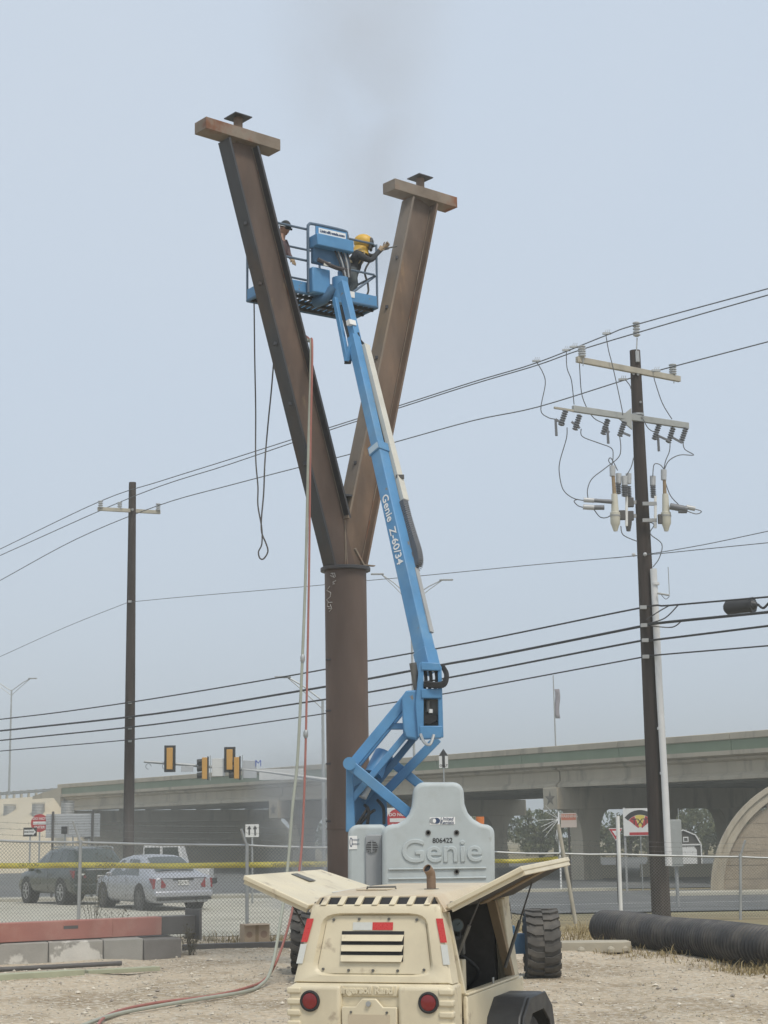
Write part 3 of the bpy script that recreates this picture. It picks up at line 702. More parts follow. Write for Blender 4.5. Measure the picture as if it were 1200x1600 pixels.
for i, ((px, d, h, wd), nm) in enumerate(zip(tl, names)):
    leaf_tree(px, d, h, wd, 'hazy %s tree %s' % (('dull green', 'olive')[i % 2], nm), (M_lf1, M_lf2)[i % 2], 100 + i)

# ------------------------------------------------------------------ traffic signal on its mast arm
ma, mbp = at(225, 1190, 86), at(512, 1219, 86)
sp_ = at(545, 1222, 86)
sg = thing('traffic_signal_mast', 'long grey mast arm carrying amber backed traffic signals and blank signs', 'traffic signal', (sp_.x, 86, gz(sp_.x, 86)))
MB().cyl((sp_.x, 86, gz(sp_.x, 86)), (sp_.x, 86, sp_.z + .8), .2, .16).build('mast', M_galv, sg, True)
mid1 = ma.lerp(sp_, .5) + V(0, 0, .10)
MB().tube(smooth_pts([ma, mid1, mbp, sp_], 6), [.06 + .005 * k for k in range(19)], 10).build('mast_arm', M_galv, sg, True)
M_amber = mat('signal_amber_paint', (.56, .30, .065), .5, var=.06)
def head(px, py, h_px, turned):
    c = at(px, py, 85.8); H_ = h_px / 30.5; W_ = .50
    if not turned:                      # seen from behind, with a black back plate
        bp = MB().box(c, (W_ + .08, .03, H_)).build('back_plate', M_signb, sg, True, bev=.02)
        MB().box(c + V(0, -.10, 0), (W_ - .20, .17, H_ - .26)).build('signal_housing', M_amber, bp, True, bev=.02)
    else:
        hs = MB().box(c, (.26, .34, H_)).build('signal_housing', M_amber, sg, True, bev=.02)
        for k in (-1, 0, 1):
            z = c.z + k * H_ * .31
            MB().lathe(V(c.x - .13, c.y, z), (-1, 0, -.1), [(0, .15), (.26, .15), (.26, .14), (.02, .13)], 14, False).build('visor', M_signb, hs, True)
        MB().box(c + V(.16, .05, 0), (.05, .30, H_ + .1)).build('back_plate', M_signb, hs, True)
        MB().beam(c + V(.28, 0, -H_ * .55), c + V(.28, 0, H_ * .6), .04, .04).build('bracket', M_galv, hs, True)
head(265.5, 1185.5, 41, 0); head(320, 1200.5, 33, 1); head(359, 1187, 39, 0); head(370, 1200, 33, 1)
def plate(px0, px1, py0, py1, m):
    a, b = at(px0, py1, 85.95), at(px1, py0, 85.95)
    return MB().bb(a.x, b.x, 85.92, 85.97, a.z, b.z).build('sign_plate', m, sg, True, bev=.01)
plate(283, 302, 1197, 1206, M_signal); plate(331, 352, 1185, 1213, M_signw); plate(380, 401, 1188, 1216, M_signal)
pl = plate(405, 474, 1201, 1219, M_signw)
q = at(403.5, 1193, 85.9)
text('lettering', 'M', M_blueink, sg, q, X, Z, .46, .01, bold=.0, world=True)
for px, dx in ((232, .2), (258, .1)): 
    q = at(px, 1196, 86); MB().tube([q + V(math.cos(a) * .14 + dx * 0, 0, math.sin(a) * .14 - .05) for a in [k * .6 for k in range(9)]], .012, 5).build('loose_cable', M_cable, sg, True)

# ------------------------------------------------------------------ street lamps
def lamp(px, d, base_py, top_py, arms, label, heads=True, zbase=None):
    p = at(px, base_py, d); zb = gz(p.x, d) if zbase is None else zbase
    t = thing('street_lamp', label, 'street lamp', (p.x, d, zb))
    zt = at(px, top_py, d).z - zb
    MB().cyl((0, 0, 0), (0, 0, zt), .11, .07, n=10).build('pole', M_galv, t)
    for (ex, ey) in arms:
        e = at(ex, ey, d) - V(p.x, d, zb); s_ = 1 if e.x > 0 else -1
        MB().tube([V(0, 0, zt - .1), V(e.x * .5, 0, zt + (e.z - zt) * .62), V(e.x * .86, 0, e.z)], .04, 6).build('arm', M_galv, t)
        MB().tube([V(0, 0, zt - .55), V(e.x * .5, 0, zt - .25 + (e.z - zt) * .62), V(e.x * .84, 0, e.z - .06)], .03, 6).build('brace', M_galv, t)
        MB().box((e.x * .97, 0, e.z), (abs(e.x) * .28 + .25, .3, .1)).build('lamp_head', M_galvd, t, bev=.03)
lamp(14, 165, 1240, 1078, [(-27, 1058), (52, 1060)], 'slim twin armed street lamp on the embankment at far left', zbase=6.1)
lamp(648, 120, 1230, 932, [(588, 897), (699, 906)], 'twin armed street lamp behind the blue boom', zbase=-1.2)
lamp(506, 92, 1300, 1092, [(440, 1058)], 'single armed street lamp half hidden by the steel column')
# white jeep-like pickup waiting under the bridge comes with the vehicles
# ------------------------------------------------------------------ chain link fences
def fence(label, pts, posts, tag_w, arms=True, hb=0.03, lean={}):
    # pts: rail points in world space; fence line stands on the ground below
    root_p = pts[0].lerp(pts[-1], .5)
    t = thing('chain_link_fence', label, 'fence', (root_p.x, root_p.y, yz(root_p.x, root_p.y)))
    rl_ = []
    for a, b in zip(pts[:-1], pts[1:]): rl_ += [a.lerp(b, j / 4) - V(0, 0, .018 * math.sin(j / 4 * math.pi) * rnd(.3, 1)) for j in range(4)]
    MB().tube(rl_ + [pts[-1]], .024, 10).build('top_rail', M_galv, t, True)
    dirv = (pts[-1] - pts[0]); dirv.z = 0; dirv.normalize(); nrm = V(-dirv.y, dirv.x, 0)
    if nrm.y > 0: nrm = -nrm
    P_ = .072
    for a, b in zip(pts[:-1], pts[1:]):
        ga, gb = yz(a.x, a.y) + hb, yz(b.x, b.y) + hb
        L_ = (b - a).xy.length; mb = MB()
        def pt(u, v): # u along 0..L, v 0..1 height
            f = u / L_; base = V(a.x + (b.x - a.x) * f, a.y + (b.y - a.y) * f, ga + (gb - ga) * f); top = a.lerp(b, f)
            return base + V(0, 0, (top.z - base.z) * v)
        H_ = a.z - ga
        for sgn in (1, -1):
            k = -int(H_ / P_) - 1
            while k * P_ < L_ + H_:
                u0 = k * P_; u1 = u0 + H_
                if sgn < 0: u0, u1 = u1, u0
                def vat(u): return (u - u0) / (u1 - u0)
                ua, ub = max(0, min(L_, u0)), max(0, min(L_, u1))
                if abs(ub - ua) > .02:
                    wv = []
                    for q in range(5):
                        uu = ua + (ub - ua) * q / 4; pp_ = pt(uu, vat(uu))
                        wv.append(pp_ + nrm * (.004 * sgn + .035 * noise.noise(pp_ * .9)) + V(.012 * noise.noise(pp_ * 1.7), 0, .014 * noise.noise(pp_ * 1.3 + V(5, 0, 0))))
                    mb.tube(wv, .0034, 3, False)
                k += 1
        mb.build('wire_mesh', M_wire, t, True, smooth=0, fix=False)
    for (q, top, m, r, armdir) in posts:
        g = yz(q.x, q.y)
        p_ = MB().tube([V(q.x, q.y, g - .2), top], r, 10).build('fence_post', m, t, True)
        if armdir is not None:
            e = top + armdir; MB().tube([top - V(0, 0, .05), e], r * .75, 8).build('barb_arm', m, p_, True)
    if arms:
        for k in range(3):
            off = arms * ((k + 1) / 3)
            line = []
            for a, b in zip(pts[:-1], pts[1:]):
                for j in range(8): line.append(a.lerp(b, j / 8) + off - V(0, 0, .02 * math.sin(j / 8 * math.pi)))
            line.append(pts[-1] + off)
            mb = MB().tube(line, .0035, 4)
            for a, b in zip(line[:-1], line[1:]):
                n_ = max(1, int((b - a).length / .13))
                for j in range(n_):
                    c = a.lerp(b, (j + .5) / n_); mb.tube([c + V(rnd(-.02, .02), 0, -.025), c + V(rnd(-.02, .02), 0, .025)], .0025, 3, False)
            mb.build('barbed_wire', M_wire, t, True, smooth=0, fix=False)
    return t
def post_at(px, py_top, d, m=M_galv, r=.033, arm=None, px_b=None, dd=0):
    tp = at(px, py_top, d); b = at(px_b if px_b else px, 1450, d)
    return (V(b.x, d, 0), tp, m, r, arm)
armL = V(-.14, -.05, .36)
Lp_ = [at(-150, 1310.5, 33.6), at(0, 1313.5, 33), at(126, 1316.2, 32.7), at(386, 1321, 32.1), at(512, 1324.5, 32.6)]
fence('galvanised chain link fence with barbed wire on the left', Lp_, [post_at(126, 1313, 32.66, arm=armL, px_b=122), post_at(386, 1318, 32.06, arm=armL * .75), post_at(470, 1321, 32.4, r=.024)], 0, armL)
Mp_ = [at(512, 1324.5, 32.6), at(640, 1328, 35), at(776, 1331.5, 38)]
fence('middle run of chain link fence mostly hidden by the lift', Mp_, [post_at(640, 1326, 34.97)], 0, None)
Rp_ = [at(776, 1331.5, 38), at(874, 1333.5, 38.2), at(967, 1335, 38.4), at(1157, 1339, 38.8), at(1260, 1342, 39)]
fence('chain link fence run on the right behind the black pipe', Rp_, [post_at(872, 1288, 38.16, M_arm, .045, px_b=902), post_at(965, 1275, 38.36, M_postw, .045, px_b=971), post_at(1157, 1334, 38.76, arm=V(.12, -.05, .30))], 0, V(.10, -.04, .30))

# caution tape tied along the fence
def tape(label, pts, h):
    t = thing('caution_tape', label, 'tape', (pts[0].x, pts[0].y, pts[0].z))
    mb = MB(); n_ = len(pts)
    line = smooth_pts(pts, 6)
    for i, p in enumerate(line):
        tw = .02 * math.sin(i * .9); mb.v += [p + V(0, tw, -h / 2), p + V(0, -tw, h / 2)]
    mb.f = [(2 * i, 2 * i + 2, 2 * i + 3, 2 * i + 1) for i in range(len(line) - 1)]
    o = mb.build('tape_strip', M_tape, t, True); o.modifiers.new('thick', 'SOLIDIFY').thickness = .002
    return t
tl_ = [at(-60, 1353, 33.35), at(60, 1352.5, 33.05), at(125, 1351.5, 32.85), at(250, 1353, 32.55), at(385, 1351.5, 32.25), at(470, 1350.5, 32.55), at(511, 1350, 32.75)]
tt = tape('long yellow caution tape stretched along the left fence', tl_, .105)
for px, s_ in ((45, 'CAUTION'), (165, 'CAUTION'), (300, 'CAUTION'), (430, 'CAUTION'), (493, 'CAUTION')):
    p = at(px, 1351.7, 32.35 if px > 380 else (32.75 if px < 130 else 32.5)); 
    text('lettering', s_, M_blk, tt, p + V(0, -.02, 0), X, Z, .085, .001, world=True)
tape('short yellow caution tape beside the lift cover on the right', [at(772, 1345, 38.1), at(812, 1345.5, 38.2), at(872, 1341, 38.22)], .09)

# ------------------------------------------------------------------ red beam on its blocks, box, lumber, slab, pipe
a, b = atz(-60, 1446, .65), at(300, 1425, 29.5)
zb = .36                                           # beam underside
a.z = b.z = 0
tb = thing('red_steel_beam', 'long red primed steel beam with grey end plate resting on blocks', 'steel beam', (a.x, a.y, zb))
d_ = (b - a); Lb = d_.length; d_.normalize(); nb = V(-d_.y, d_.x, 0)
A0 = V(a.x, a.y, 0)
def BB(u, v, z): return A0 + d_ * u + nb * v + V(0, 0, z)
hb_ = .30
def bprism(poly, u0, u1):
    mb = MB(); k = len(poly); mb.v = [BB(u0, v, z) for v, z in poly] + [BB(u1, v, z) for v, z in poly]
    mb.f = [tuple(range(k)), tuple(range(2 * k - 1, k - 1, -1))] + [(i, (i + 1) % k, k + (i + 1) % k, k + i) for i in range(k)]
    return mb
bprism([(-.15, zb), (.15, zb), (.15, zb + hb_), (-.15, zb + hb_)], 0, Lb - .62).build('beam_body', M_red, tb, True, bev=.010)
bprism([(-.15, zb), (.15, zb), (.15, zb + hb_), (-.15, zb + hb_)], Lb - .619, Lb).build('bare_steel_end', M_dgrey, tb, True, bev=.010)
bprism([(-.30, zb - .10), (.30, zb - .10), (.30, zb + hb_ + .10), (-.30, zb + hb_ + .10)], Lb + .001, Lb + .05).build('end_plate', M_dgrey, tb, True, bev=.005)
bprism([(-.151, zb + .17), (-.154, zb + .17), (-.154, zb + .22), (-.151, zb + .22)], Lb - 2.35, Lb - 2.1).build('stencil_mark', M_dgrey, tb, True)
for u in (Lb - 1.5, Lb - 3.4): bprism([(-.156, zb), (-.151, zb), (-.151, zb + hb_), (-.156, zb + hb_)], u, u + .015).build('weld_seam', M_red, tb, True)
ba, bb2 = atz(-60, 1512, 0), atz(285, 1498, 0)
bd = (bb2 - ba).normalized(); bn = V(-bd.y, bd.x, 0)
def cblock(px0, px1, label, m, h=.34, dep=.6):
    f0, f1 = (px0 + 60) / 345, (px1 + 60) / 345
    p, q = ba.lerp(bb2, f0), ba.lerp(bb2, f1); p = p + bd * .006; q = q - bd * .006
    o = MB().hexa([p - V(0, 0, .05), q - V(0, 0, .05), q + bn * dep - V(0, 0, .05), p + bn * dep - V(0, 0, .05), p + bn * .015 + V(0, 0, h), q + bn * .015 + V(0, 0, h), q + bn * (dep - .015) + V(0, 0, h), p + bn * (dep - .015) + V(0, 0, h)]).build('concrete_block', m, None, bev=.018)
    for k in range(0): pass
    props(o, label, 'block', 'blocks under the red beam'); return o
cblock(-60, 72, 'long chipped grey concrete block under the beam, leftmost', M_block, .345)
cblock(72, 158, 'concrete block with flaking white paint under the beam', M_block2, .345)
cblock(158, 222, 'plain grey concrete block under the red beam', M_block3, .35, .9)
cblock(222, 284, 'dark weathered block near the end of the red beam', M_blockd, .33, 1.3)
sh_ = BB(Lb - 1.3, 0, 0)
props(MB().box(V(sh_.x, sh_.y, .18), (.5, .34, .35), Matrix.Rotation(.2, 3, 'Z')).build('timber_crib', M_dgrey, bev=.01), 'dark timber crib under the grey end of the red beam', 'timber')
p0, p1 = atz(-40, 1517, .07), atz(190, 1506, .07)
props(MB().tube([V(p0.x, p0.y, .07), V(p1.x, p1.y, .08)], .035, 10).build('steel_rod', M_dgrey), 'long thin grey steel rod lying in front of the blocks', 'rod')
p0, p1 = atz(-40, 1530, .09), atz(128, 1520, .09)
props(MB().beam(V(p0.x, p0.y, .09), V(p1.x, p1.y, .09), .22, .1).build('timber_plank', M_lumber, bev=.006), 'pale greenish plank on the gravel at lower left', 'plank')
p0, p1 = atz(134, 1519, .08), atz(246, 1512, .08)
props(MB().beam(V(p0.x, p0.y, .08), V(p1.x, p1.y, .07), .2, .06).build('timber_plank', M_lumber, bev=.006), 'shorter pale plank right of the first, before the blocks', 'plank')

bx = at(398.5, 1476, 31.6)
t = thing('cardboard_box', 'brown cardboard box against the foot of the left fence', 'box', (bx.x, 31.55, .02), .32)
MB().bb(-.24, .24, -.17, .17, 0, .37).build('carton', M_card, t, bev=.006)
MB().bb(-.03, .03, -.173, -.170, 0, .37).build('tape_strip', M_brown, t)
disc((-.14, -.1705, .19), .055, .001, M_cardp, 'printed_mark', t); disc((.13, -.1705, .19), .065, .001, M_cardp, 'printed_mark', t)
MB().quad(V(-.24, -.17, .371), V(.24, -.17, .371), V(.24, -.28, .36), V(-.24, -.28, .36)).build('flap', M_card, t)
# low timber edging along the foot of the fence
p0, p1 = at(285, 1484, 30.2), at(560, 1480, 30.8)
props(MB().beam(V(p0.x, p0.y, .07), V(p1.x, p1.y, .07), .16, .12).build('timber_edging', M_dgrey, bev=.01), 'dark timber edging on the ground before the cardboard box', 'timber')

def corrugated():
    e0 = atz(944, 1474, 0); e1 = atz(1300, 1522, 0)
    r = .30
    e0.z = r - .01; e1.z = r - .01
    ax = (e1 - e0); L_ = ax.length; ax.normalize()
    t = thing('corrugated_pipe', 'long black corrugated plastic drain pipe lying on the right', 'pipe', (e0.x, e0.y, 0))
    prof = []; k = 0; n_ = int(L_ / .096)
    for k in range(n_):
        s_ = k * .096; prof += [(s_, r - .028), (s_ + .016, r - .028), (s_ + .034, r), (s_ + .066, r), (s_ + .084, r - .028)]
    sd = V(-ax.y, ax.x, 0)
    def bend(mb):
        for p in mb.v:
            s_ = (p - e0).dot(ax); p += sd * (.05 * math.sin(s_ * .9) + .03 * math.sin(s_ * 2.3)) + V(0, 0, .012 * math.sin(s_ * 1.7) - .012)
        return mb
    bend(MB().lathe(e0, ax, prof, 32, False)).build('corrugated_shell', M_pipe, t, True, smooth=35)
    bend(MB().lathe(e0 - ax * .01, ax, [(0, r - .035), (0, r - .085)] + [(k * .25, r - .085) for k in range(1, int(L_ / .25))], 32, False)).build('smooth_liner', M_pipe, t, True)
corrugated()
p0 = at(930, 1483, 27.9)
t = thing('broken_concrete_slab', 'pale broken concrete slab lying between tyre and black pipe', 'slab', (p0.x, 28.3, .02), -.06)
sl_ = [(-.75, -.24), (.45, -.30), (.62, -.18), (.58, .22), (.1, .3), (-.75, .26)]
MB().prism(sl_, (0, 0, 0), (1, 0, 0), (0, 1, 0), .17).build('slab_body', M_slab, t, bev=.012)
for q in ((.50, -.22, .05), (.28, -.34, .04), (-.2, -.38, .04)): MB().sphere((q[0], q[1], q[2]), .07, 7, 5).build('rubble', M_slab, t, smooth=0)

# ------------------------------------------------------------------ utility poles
PR, PL = V(6.585, 42, 0), V(-9.17, 60, 0)
def dline(px, py):
    k = ray(px, py).x; t = (PR.x - PR.y * k) / ((PR.x - PL.x) + (PL.y - PR.y) * k); return PR.y + (PL.y - PR.y) * t
def insul(c, h, r, n_=5, m=M_porc, parent=None, axis=(0, 0, 1), name='insulator'):
    prof = [(0, r * .5)]
    for k in range(n_):
        z = h * (k + .15) / n_; prof += [(z, r * .62), (z + h / n_ * .25, r), (z + h / n_ * .55, r), (z + h / n_ * .75, r * .62)]
    prof += [(h, r * .45)]
    return MB().lathe(c, axis, prof, 14).build(name, m, parent, True)
rp = thing('utility_pole', 'tall dark timber utility pole on the right crowded with insulators and cable terminations', 'utility pole', (PR.x, PR.y, gz(PR.x, PR.y)))
ptop, pbot = at(992, 548, 42), at(1033, 1423, 42)
MB().tube([V(pbot.x, 42, gz(PR.x, 42) - .3), pbot.lerp(ptop, .5), ptop], [.235, .195, .135], 20).build('pole_shaft', M_wood, rp, True)
DF = 41.72
def R(px, py, d=DF): return at(px, py, d)
MB().beam(R(994.5, 549, 41.85), R(995.5, 528, 41.85), .03, .03).build('pin', M_galv, rp, True)
MB().box(R(996, 557, 41.84), (.1, .04, .3)).build('bracket', M_galv, rp, True, bev=.01)
insul(R(995, 526, 41.85), .40, .095, 5, M_porc, rp)
arm1 = MB().beam(R(901, 561.5, 40.9), R(1062, 592.5, 42.6), .10, .15).build('crossarm', M_arm, rp, True, bev=.008)
insul(R(909.5, 558, 40.95), .30, .10, 5, M_porc, arm1); insul(R(1051.5, 586, 42.5), .30, .10, 5, M_porc, arm1)
for px, py, d in ((911, 570, 40.9), (1053, 597, 42.5)): MB().cyl(R(px, py - 10, d), R(px, py + 2, d), .012, n=6).build('bolt', M_galv, arm1, True)
for px, py in ((990, 584), (997, 585), (1001, 628), (1004, 652)): MB().cyl(R(px, py, 41.88), R(px, py, 41.8), .035, n=6).build('bolt', M_galvd, rp, True)
arm2 = MB().beam(R(895, 638.5, 40.9), R(1075, 665.5, 42.6), .10, .16).build('crossarm', M_armst, rp, True, bev=.008)
MB().prism([(-.35, 0), (0, .28), (0, -.28)], R(986, 655, 41.7), (1, .3, 0), (0, 0, 1), .05).build('gusset', M_armst, arm2, True)
MB().lathe(R(996, 648, 42) + V(0, 0, -.03), (0, 0, 1), [(0, .17), (.05, .17)], 20).build('band', M_galv, rp, True)
MB().beam(R(866, 637, 40.6), R(897, 642, 40.9), .05, .05).build('bracket', M_arm, arm2, True)
# cut-outs: pairs of ribbed polymer insulators hanging below the arm, joined by a fuse bar
for (x, y, d) in ((884, 645, 40.6), (906, 652, 40.8), (950, 659, 41.5), (976, 662, 41.6), (1030, 667, 42.2), (1052, 672, 42.4), (1072, 672, 42.5)):
    top_ = R(x, y - 4, d); bt = R(x - 8, y + 20, d)
    ax = bt - top_; insul(top_, ax.length, .075, 7, M_poly, arm2, ax)
for (x0, y0, x1, y1, d) in ((868, 655, 882, 664, 40.6), (893, 659, 906, 669, 40.8), (942, 666, 952, 676, 41.5), (968, 674, 985, 681, 41.6), (1022, 678, 1046, 689, 42.2), (1046, 681, 1066, 692, 42.4)):
    MB().beam(R(x0, y0, d), R(x1, y1, d), .05, .05).build('fuse_bar', M_poly, arm2, True)
for (x, y, d) in ((868, 655, 40.6), (949, 667, 41.5), (1028, 679, 42.2)):
    MB().tube([R(x, y, d), R(x + 1.5, y + 26, d)], [.03, .035], 6).build('fuse_tube', M_poly, arm2, True)
# cable terminations lower down
def term(x0, y0, x1, y1, r0, r1, m, d=41.4, nm='termination'):
    return MB().tube([R(x0, y0, d), R((x0 * 2 + x1) / 3, (2 * y0 + y1) / 3, d), R(x1, y1, d)], [r0, r0, r1], 12).build(nm, m, rp, True)
for (x, y, d) in ((957, 728, 41.2), (966.5, 740, 41.35), (976, 744, 41.3), (982, 740, 41.6), (1020, 744, 41.8), (1037, 734, 41.6)):
    term(x, y, x, y + 16, .075, .07, M_porc, d)
term(958, 743, 960, 772, .045, .05, M_brown, 41.2); insul(R(966.5, 772, 41.35), .30, .07, 7, M_poly, rp); insul(R(976.5, 776, 41.3), .30, .085, 7, M_poly, rp); insul(R(983, 780, 41.6), .34, .07, 8, M_poly, rp)
insul(R(1021, 778, 41.8), .34, .075, 7, M_poly, rp); term(1038, 750, 1039, 778, .042, .05, M_brown, 41.6)
for (x, d) in ((961, 41.2), (1040.5, 41.6)):
    MB().tube([R(x - 1, 772, d), R(x, 800, d), R(x, 801, d), R(x + .5, 818, d), R(x + .5, 822, d), R(x + .7, 830, d)], [.075, .095, .125, .12, .09, .05], 14).build('termination', M_cream, rp, True)
    MB().cyl(R(x, 805, d), R(x, 807, d), .135, n=14).build('band', M_galvd, rp, True)
term(912, 781, 928, 782, .06, .06, M_porc, 41.1); term(928, 782, 956, 784, .05, .055, M_poly, 41.1); term(911, 792, 928, 793, .065, .065, M_porc, 41.1); term(928, 793, 944, 793, .06, .06, M_poly, 41.1)
term(1047, 791, 1074, 796, .085, .08, M_poly, 41.5); term(1072, 792, 1086, 795, .06, .06, M_porc, 41.5); term(1060, 799, 1073, 799, .05, .05, M_poly, 41.5)
for (x, y0, y1, d) in ((979, 772, 822, 41.4), (1024, 775, 825, 41.7)): MB().beam(R(x, y0, d), R(x, y1, d), .06, .06).build('mounting_channel', M_postw, rp, True)
for (x0, x1, y) in ((980, 994, 785), (980, 994, 806), (1004, 1026, 787), (1004, 1026, 813)): MB().beam(R(x0, y, 41.7), R(x1, y, 41.7), .07, .09).build('bracket', M_galvd, rp, True)
for (x, y, d) in ((985, 785, 41.45), (985, 806, 41.5), (1033, 811, 41.6), (972, 805, 41.4)): MB().box(R(x, y, d), (.16, .12, .24)).build('junction_block', M_dgrey, rp, True, bev=.015)
term(982, 812, 982, 830, .085, .05, M_dgrey, 41.5)
# white conduit riser strapped to the pole
cp = [R(1021, 889, 41.75), R(1030, 1070, 41.72), R(1038, 1210, 41.68), R(1045, 1353, 41.62)]
cdt = MB().tube(cp, .085, 14).build('conduit_riser', M_conduit, rp, True)
for (x, y) in ((1024.5, 914), (1033, 1140), (1037, 1210)): MB().lathe(R(x, y, 41.72), (0, 0, 1), [(0, .096), (.06, .096)], 16).build('coupling', M_conduit, cdt, True)
MB().tube([R(1027, 927, 41.6), R(1046, 930, 41.6)], .025, 6).build('antenna_bracket', M_galv, rp, True); MB().tube([R(1046, 930, 41.6), R(1044, 886, 41.6)], .010, 5).build('antenna', M_galv, rp, True)
MB().tube(smooth_pts([R(1033, 929, 41.6), R(1040, 936, 41.6), R(1046, 932, 41.6)]), .008, 5).build('antenna_lead', M_cable, rp, True)
for (x, y) in ((1005, 949), (1006, 977), (1008, 1000.5), (1009, 1026)): MB().box(R(x, y, 41.72), (.16, .1, .09)).build('cable_clamp', M_galvd, rp, True)
for (x, y) in ((990, 867), (1008, 866)): MB().sphere(R(x, y, 41.7), .05, 8, 6).build('spool_insulator', M_porc, rp, True)
# jumper leads
J = [[(838, 565), (848, 582), (852, 600), (845, 640), (856, 652), (868, 655)], [(885, 550), (886, 575), (893, 595), (897, 632)], [(905, 552), (906, 580), (910, 620), (925, 650), (940, 660), (946, 662)],
     [(947, 525), (951, 548), (958, 575), (972, 640), (972, 648)], [(1022, 590), (1024, 598), (1035, 630), (1050, 655)], [(977, 593), (984, 602), (986, 608)],
     [(886, 668), (885, 685), (875, 720), (874, 740), (880, 765), (895, 778), (912, 782)], [(908, 670), (910, 682), (935, 692), (955, 700), (958, 712), (956, 730)], [(968, 680), (970, 700), (966, 715), (945, 732), (925, 748), (918, 765), (919, 780)],
     [(1047, 690), (1046, 705), (1040, 720), (1037, 735)], [(1067, 690), (1070, 702), (1084, 711), (1062, 711), (1045, 720), (1038, 734)], [(990, 715), (986, 730), (978, 744)], [(1020, 744), (1022, 726), (1031, 726), (1038, 734)],
     [(1040, 755), (1048, 775), (1062, 790)], [(1085, 795), (1096, 799), (1088, 803), (1072, 798)], [(912, 793), (903, 790), (897, 783), (903, 780)], [(928, 796), (938, 808), (950, 808), (958, 800)], [(970, 822), (974, 836), (996, 846)], [(1012, 815), (1022, 820), (1016, 834), (1034, 850), (1030, 872), (1020, 886)],
     [(1005, 655), (1012, 668), (1020, 674), (1030, 676)], [(957, 728), (951, 720), (955, 716), (965, 735)]]
for pts in J:
    MB().tube(smooth_pts([R(x, y, 41.3 if x < 1000 else 41.7) for x, y in pts], 5), .013, 5).build('jumper_lead', M_cabg, rp, True)

lp = thing('utility_pole', 'plain dark timber utility pole on the left behind the wagon', 'utility pole', (PL.x, PL.y, gz(PL.x, PL.y)))
ptop, pbot = at(207, 754, 60), at(200, 1400, 60)
MB().tube([V(pbot.x, 60, -.4), pbot.lerp(ptop, .5), ptop], [.20, .175, .13], 18).build('pole_shaft', M_wood, lp, True)
al = MB().beam(at(153, 795, 59.2), at(250, 800.5, 60.6), .10, .13).build('crossarm', M_arm, lp, True, bev=.008)
insul(at(157, 794, 59.2), .28, .09, 4, M_porc, al); insul(at(247, 798, 60.5), .28, .09, 4, M_porc, al); insul(at(187, 796, 59.7), .28, .09, 4, M_porc, al)
MB().cyl(at(207, 796, 59.84), at(207, 796, 59.7), .05, n=8).build('bolt', M_galvd, lp, True)
for y in (940, 1098, 1121, 1138, 1158): MB().box(at(203, y, 59.84), (.12, .1, .08)).build('cable_clamp', M_galvd, lp, True)

# wires between the poles, each its own
def wire(label, pts, r, off=0, name='overhead_wire', m=M_cabg, lash=None):
    pp = []
    for x, y in pts: pp.append(at(x, y, dline(x, y) + off))
    # carry on past both edges of the picture
    pp = [pp[0] * 2 - pp[1]] + pp + [pp[-1] * 2 - pp[-2]]
    line = smooth_pts(pp, 5)
    o = MB().tube(line, r, 6).build(name, m); props(o, label, 'wire', 'overhead wires between the poles'); return o
wire('top wire carried by the insulator on top of the right pole', [(1200, 451), (995, 507), (947, 524), (838, 567), (740, 596.5), (620, 635), (515, 668), (360, 717.5), (250, 752), (157, 783), (0, 858)], .016, -.25)
wire('upper wire carried by the left end insulator of the top crossarm', [(1200, 461), (1050, 504), (909, 546), (838, 571), (740, 600), (620, 638.5), (515, 672), (360, 725), (215, 773), (0, 868)], .016, -.9)
wire('upper wire carried by the right end insulator of the top crossarm', [(1200, 534), (1051, 573), (985, 591), (840, 636), (740, 657), (615, 691.5), (544, 710.5), (360, 758), (247, 790), (120, 842), (0, 907)], .016, .5)
wire('thin neutral wire crossing behind the steel column below the fork', [(1200, 848), (1100, 858), (1010, 867), (840, 882), (660, 899.5), (570, 907.5), (460, 918), (300, 931.5), (225, 938.5), (203, 941), (185, 947), (100, 981), (0, 1026)], .010, -.2)
o = wire('thin neutral wire rising right from the pole', [(1200, 830), (1100, 851), (1012, 866), (985, 869)], .010, -.2)
wire('highest of the four low black cables', [(1200, 932.7), (1046, 946), (1000, 950), (780, 995), (677, 1014.5), (574, 1033), (460, 1054.5), (240, 1091.6), (100, 1112), (0, 1124)], .022, -.28, m=M_cable)
wire('second and thickest of the four low black cables', [(1200, 956.5), (1025, 974), (1000, 979), (780, 1023), (690, 1039), (574, 1061), (460, 1081), (240, 1115.6), (0, 1142)], .034, -.28, m=M_cable)
wire('third of the four low black cables', [(1200, 978), (1021, 1000), (997, 1002), (780, 1044), (700, 1059), (574, 1082), (460, 1100), (240, 1132), (0, 1157)], .026, -.28, m=M_cable)
wire('lowest and thinnest of the four low black cables', [(1200, 1009), (1021, 1024), (1000, 1027.5), (780, 1068.5), (689, 1085), (575, 1104), (460, 1122), (240, 1152), (0, 1173.6)], .018, -.28, m=M_cable)
p0, p1 = at(1132, 950, 40.2), at(1187, 944, 39.6)
ax = p1 - p0
t = thing('splice_closure', 'black splice case hung on the low cables at right edge', 'splice case', tuple(p0.lerp(p1, .5)))
MB().lathe(p0, ax, [(0, .05), (.02, .11), (.08, .17), (.7, .17), (.78, .12), (.86, .06)], 14).build('case', M_cable, t, True)
MB().lathe(p0 + ax * .74, ax, [(0, .19), (.08, .19)], 14).build('end_clamp', M_cable, t, True)
MB().tube(smooth_pts([p1 - ax * .05, at(1193, 950, 39.5), at(1205, 940, 39.3), at(1230, 935, 39)]), .03, 6).build('cable_tail', M_cable, t, True)
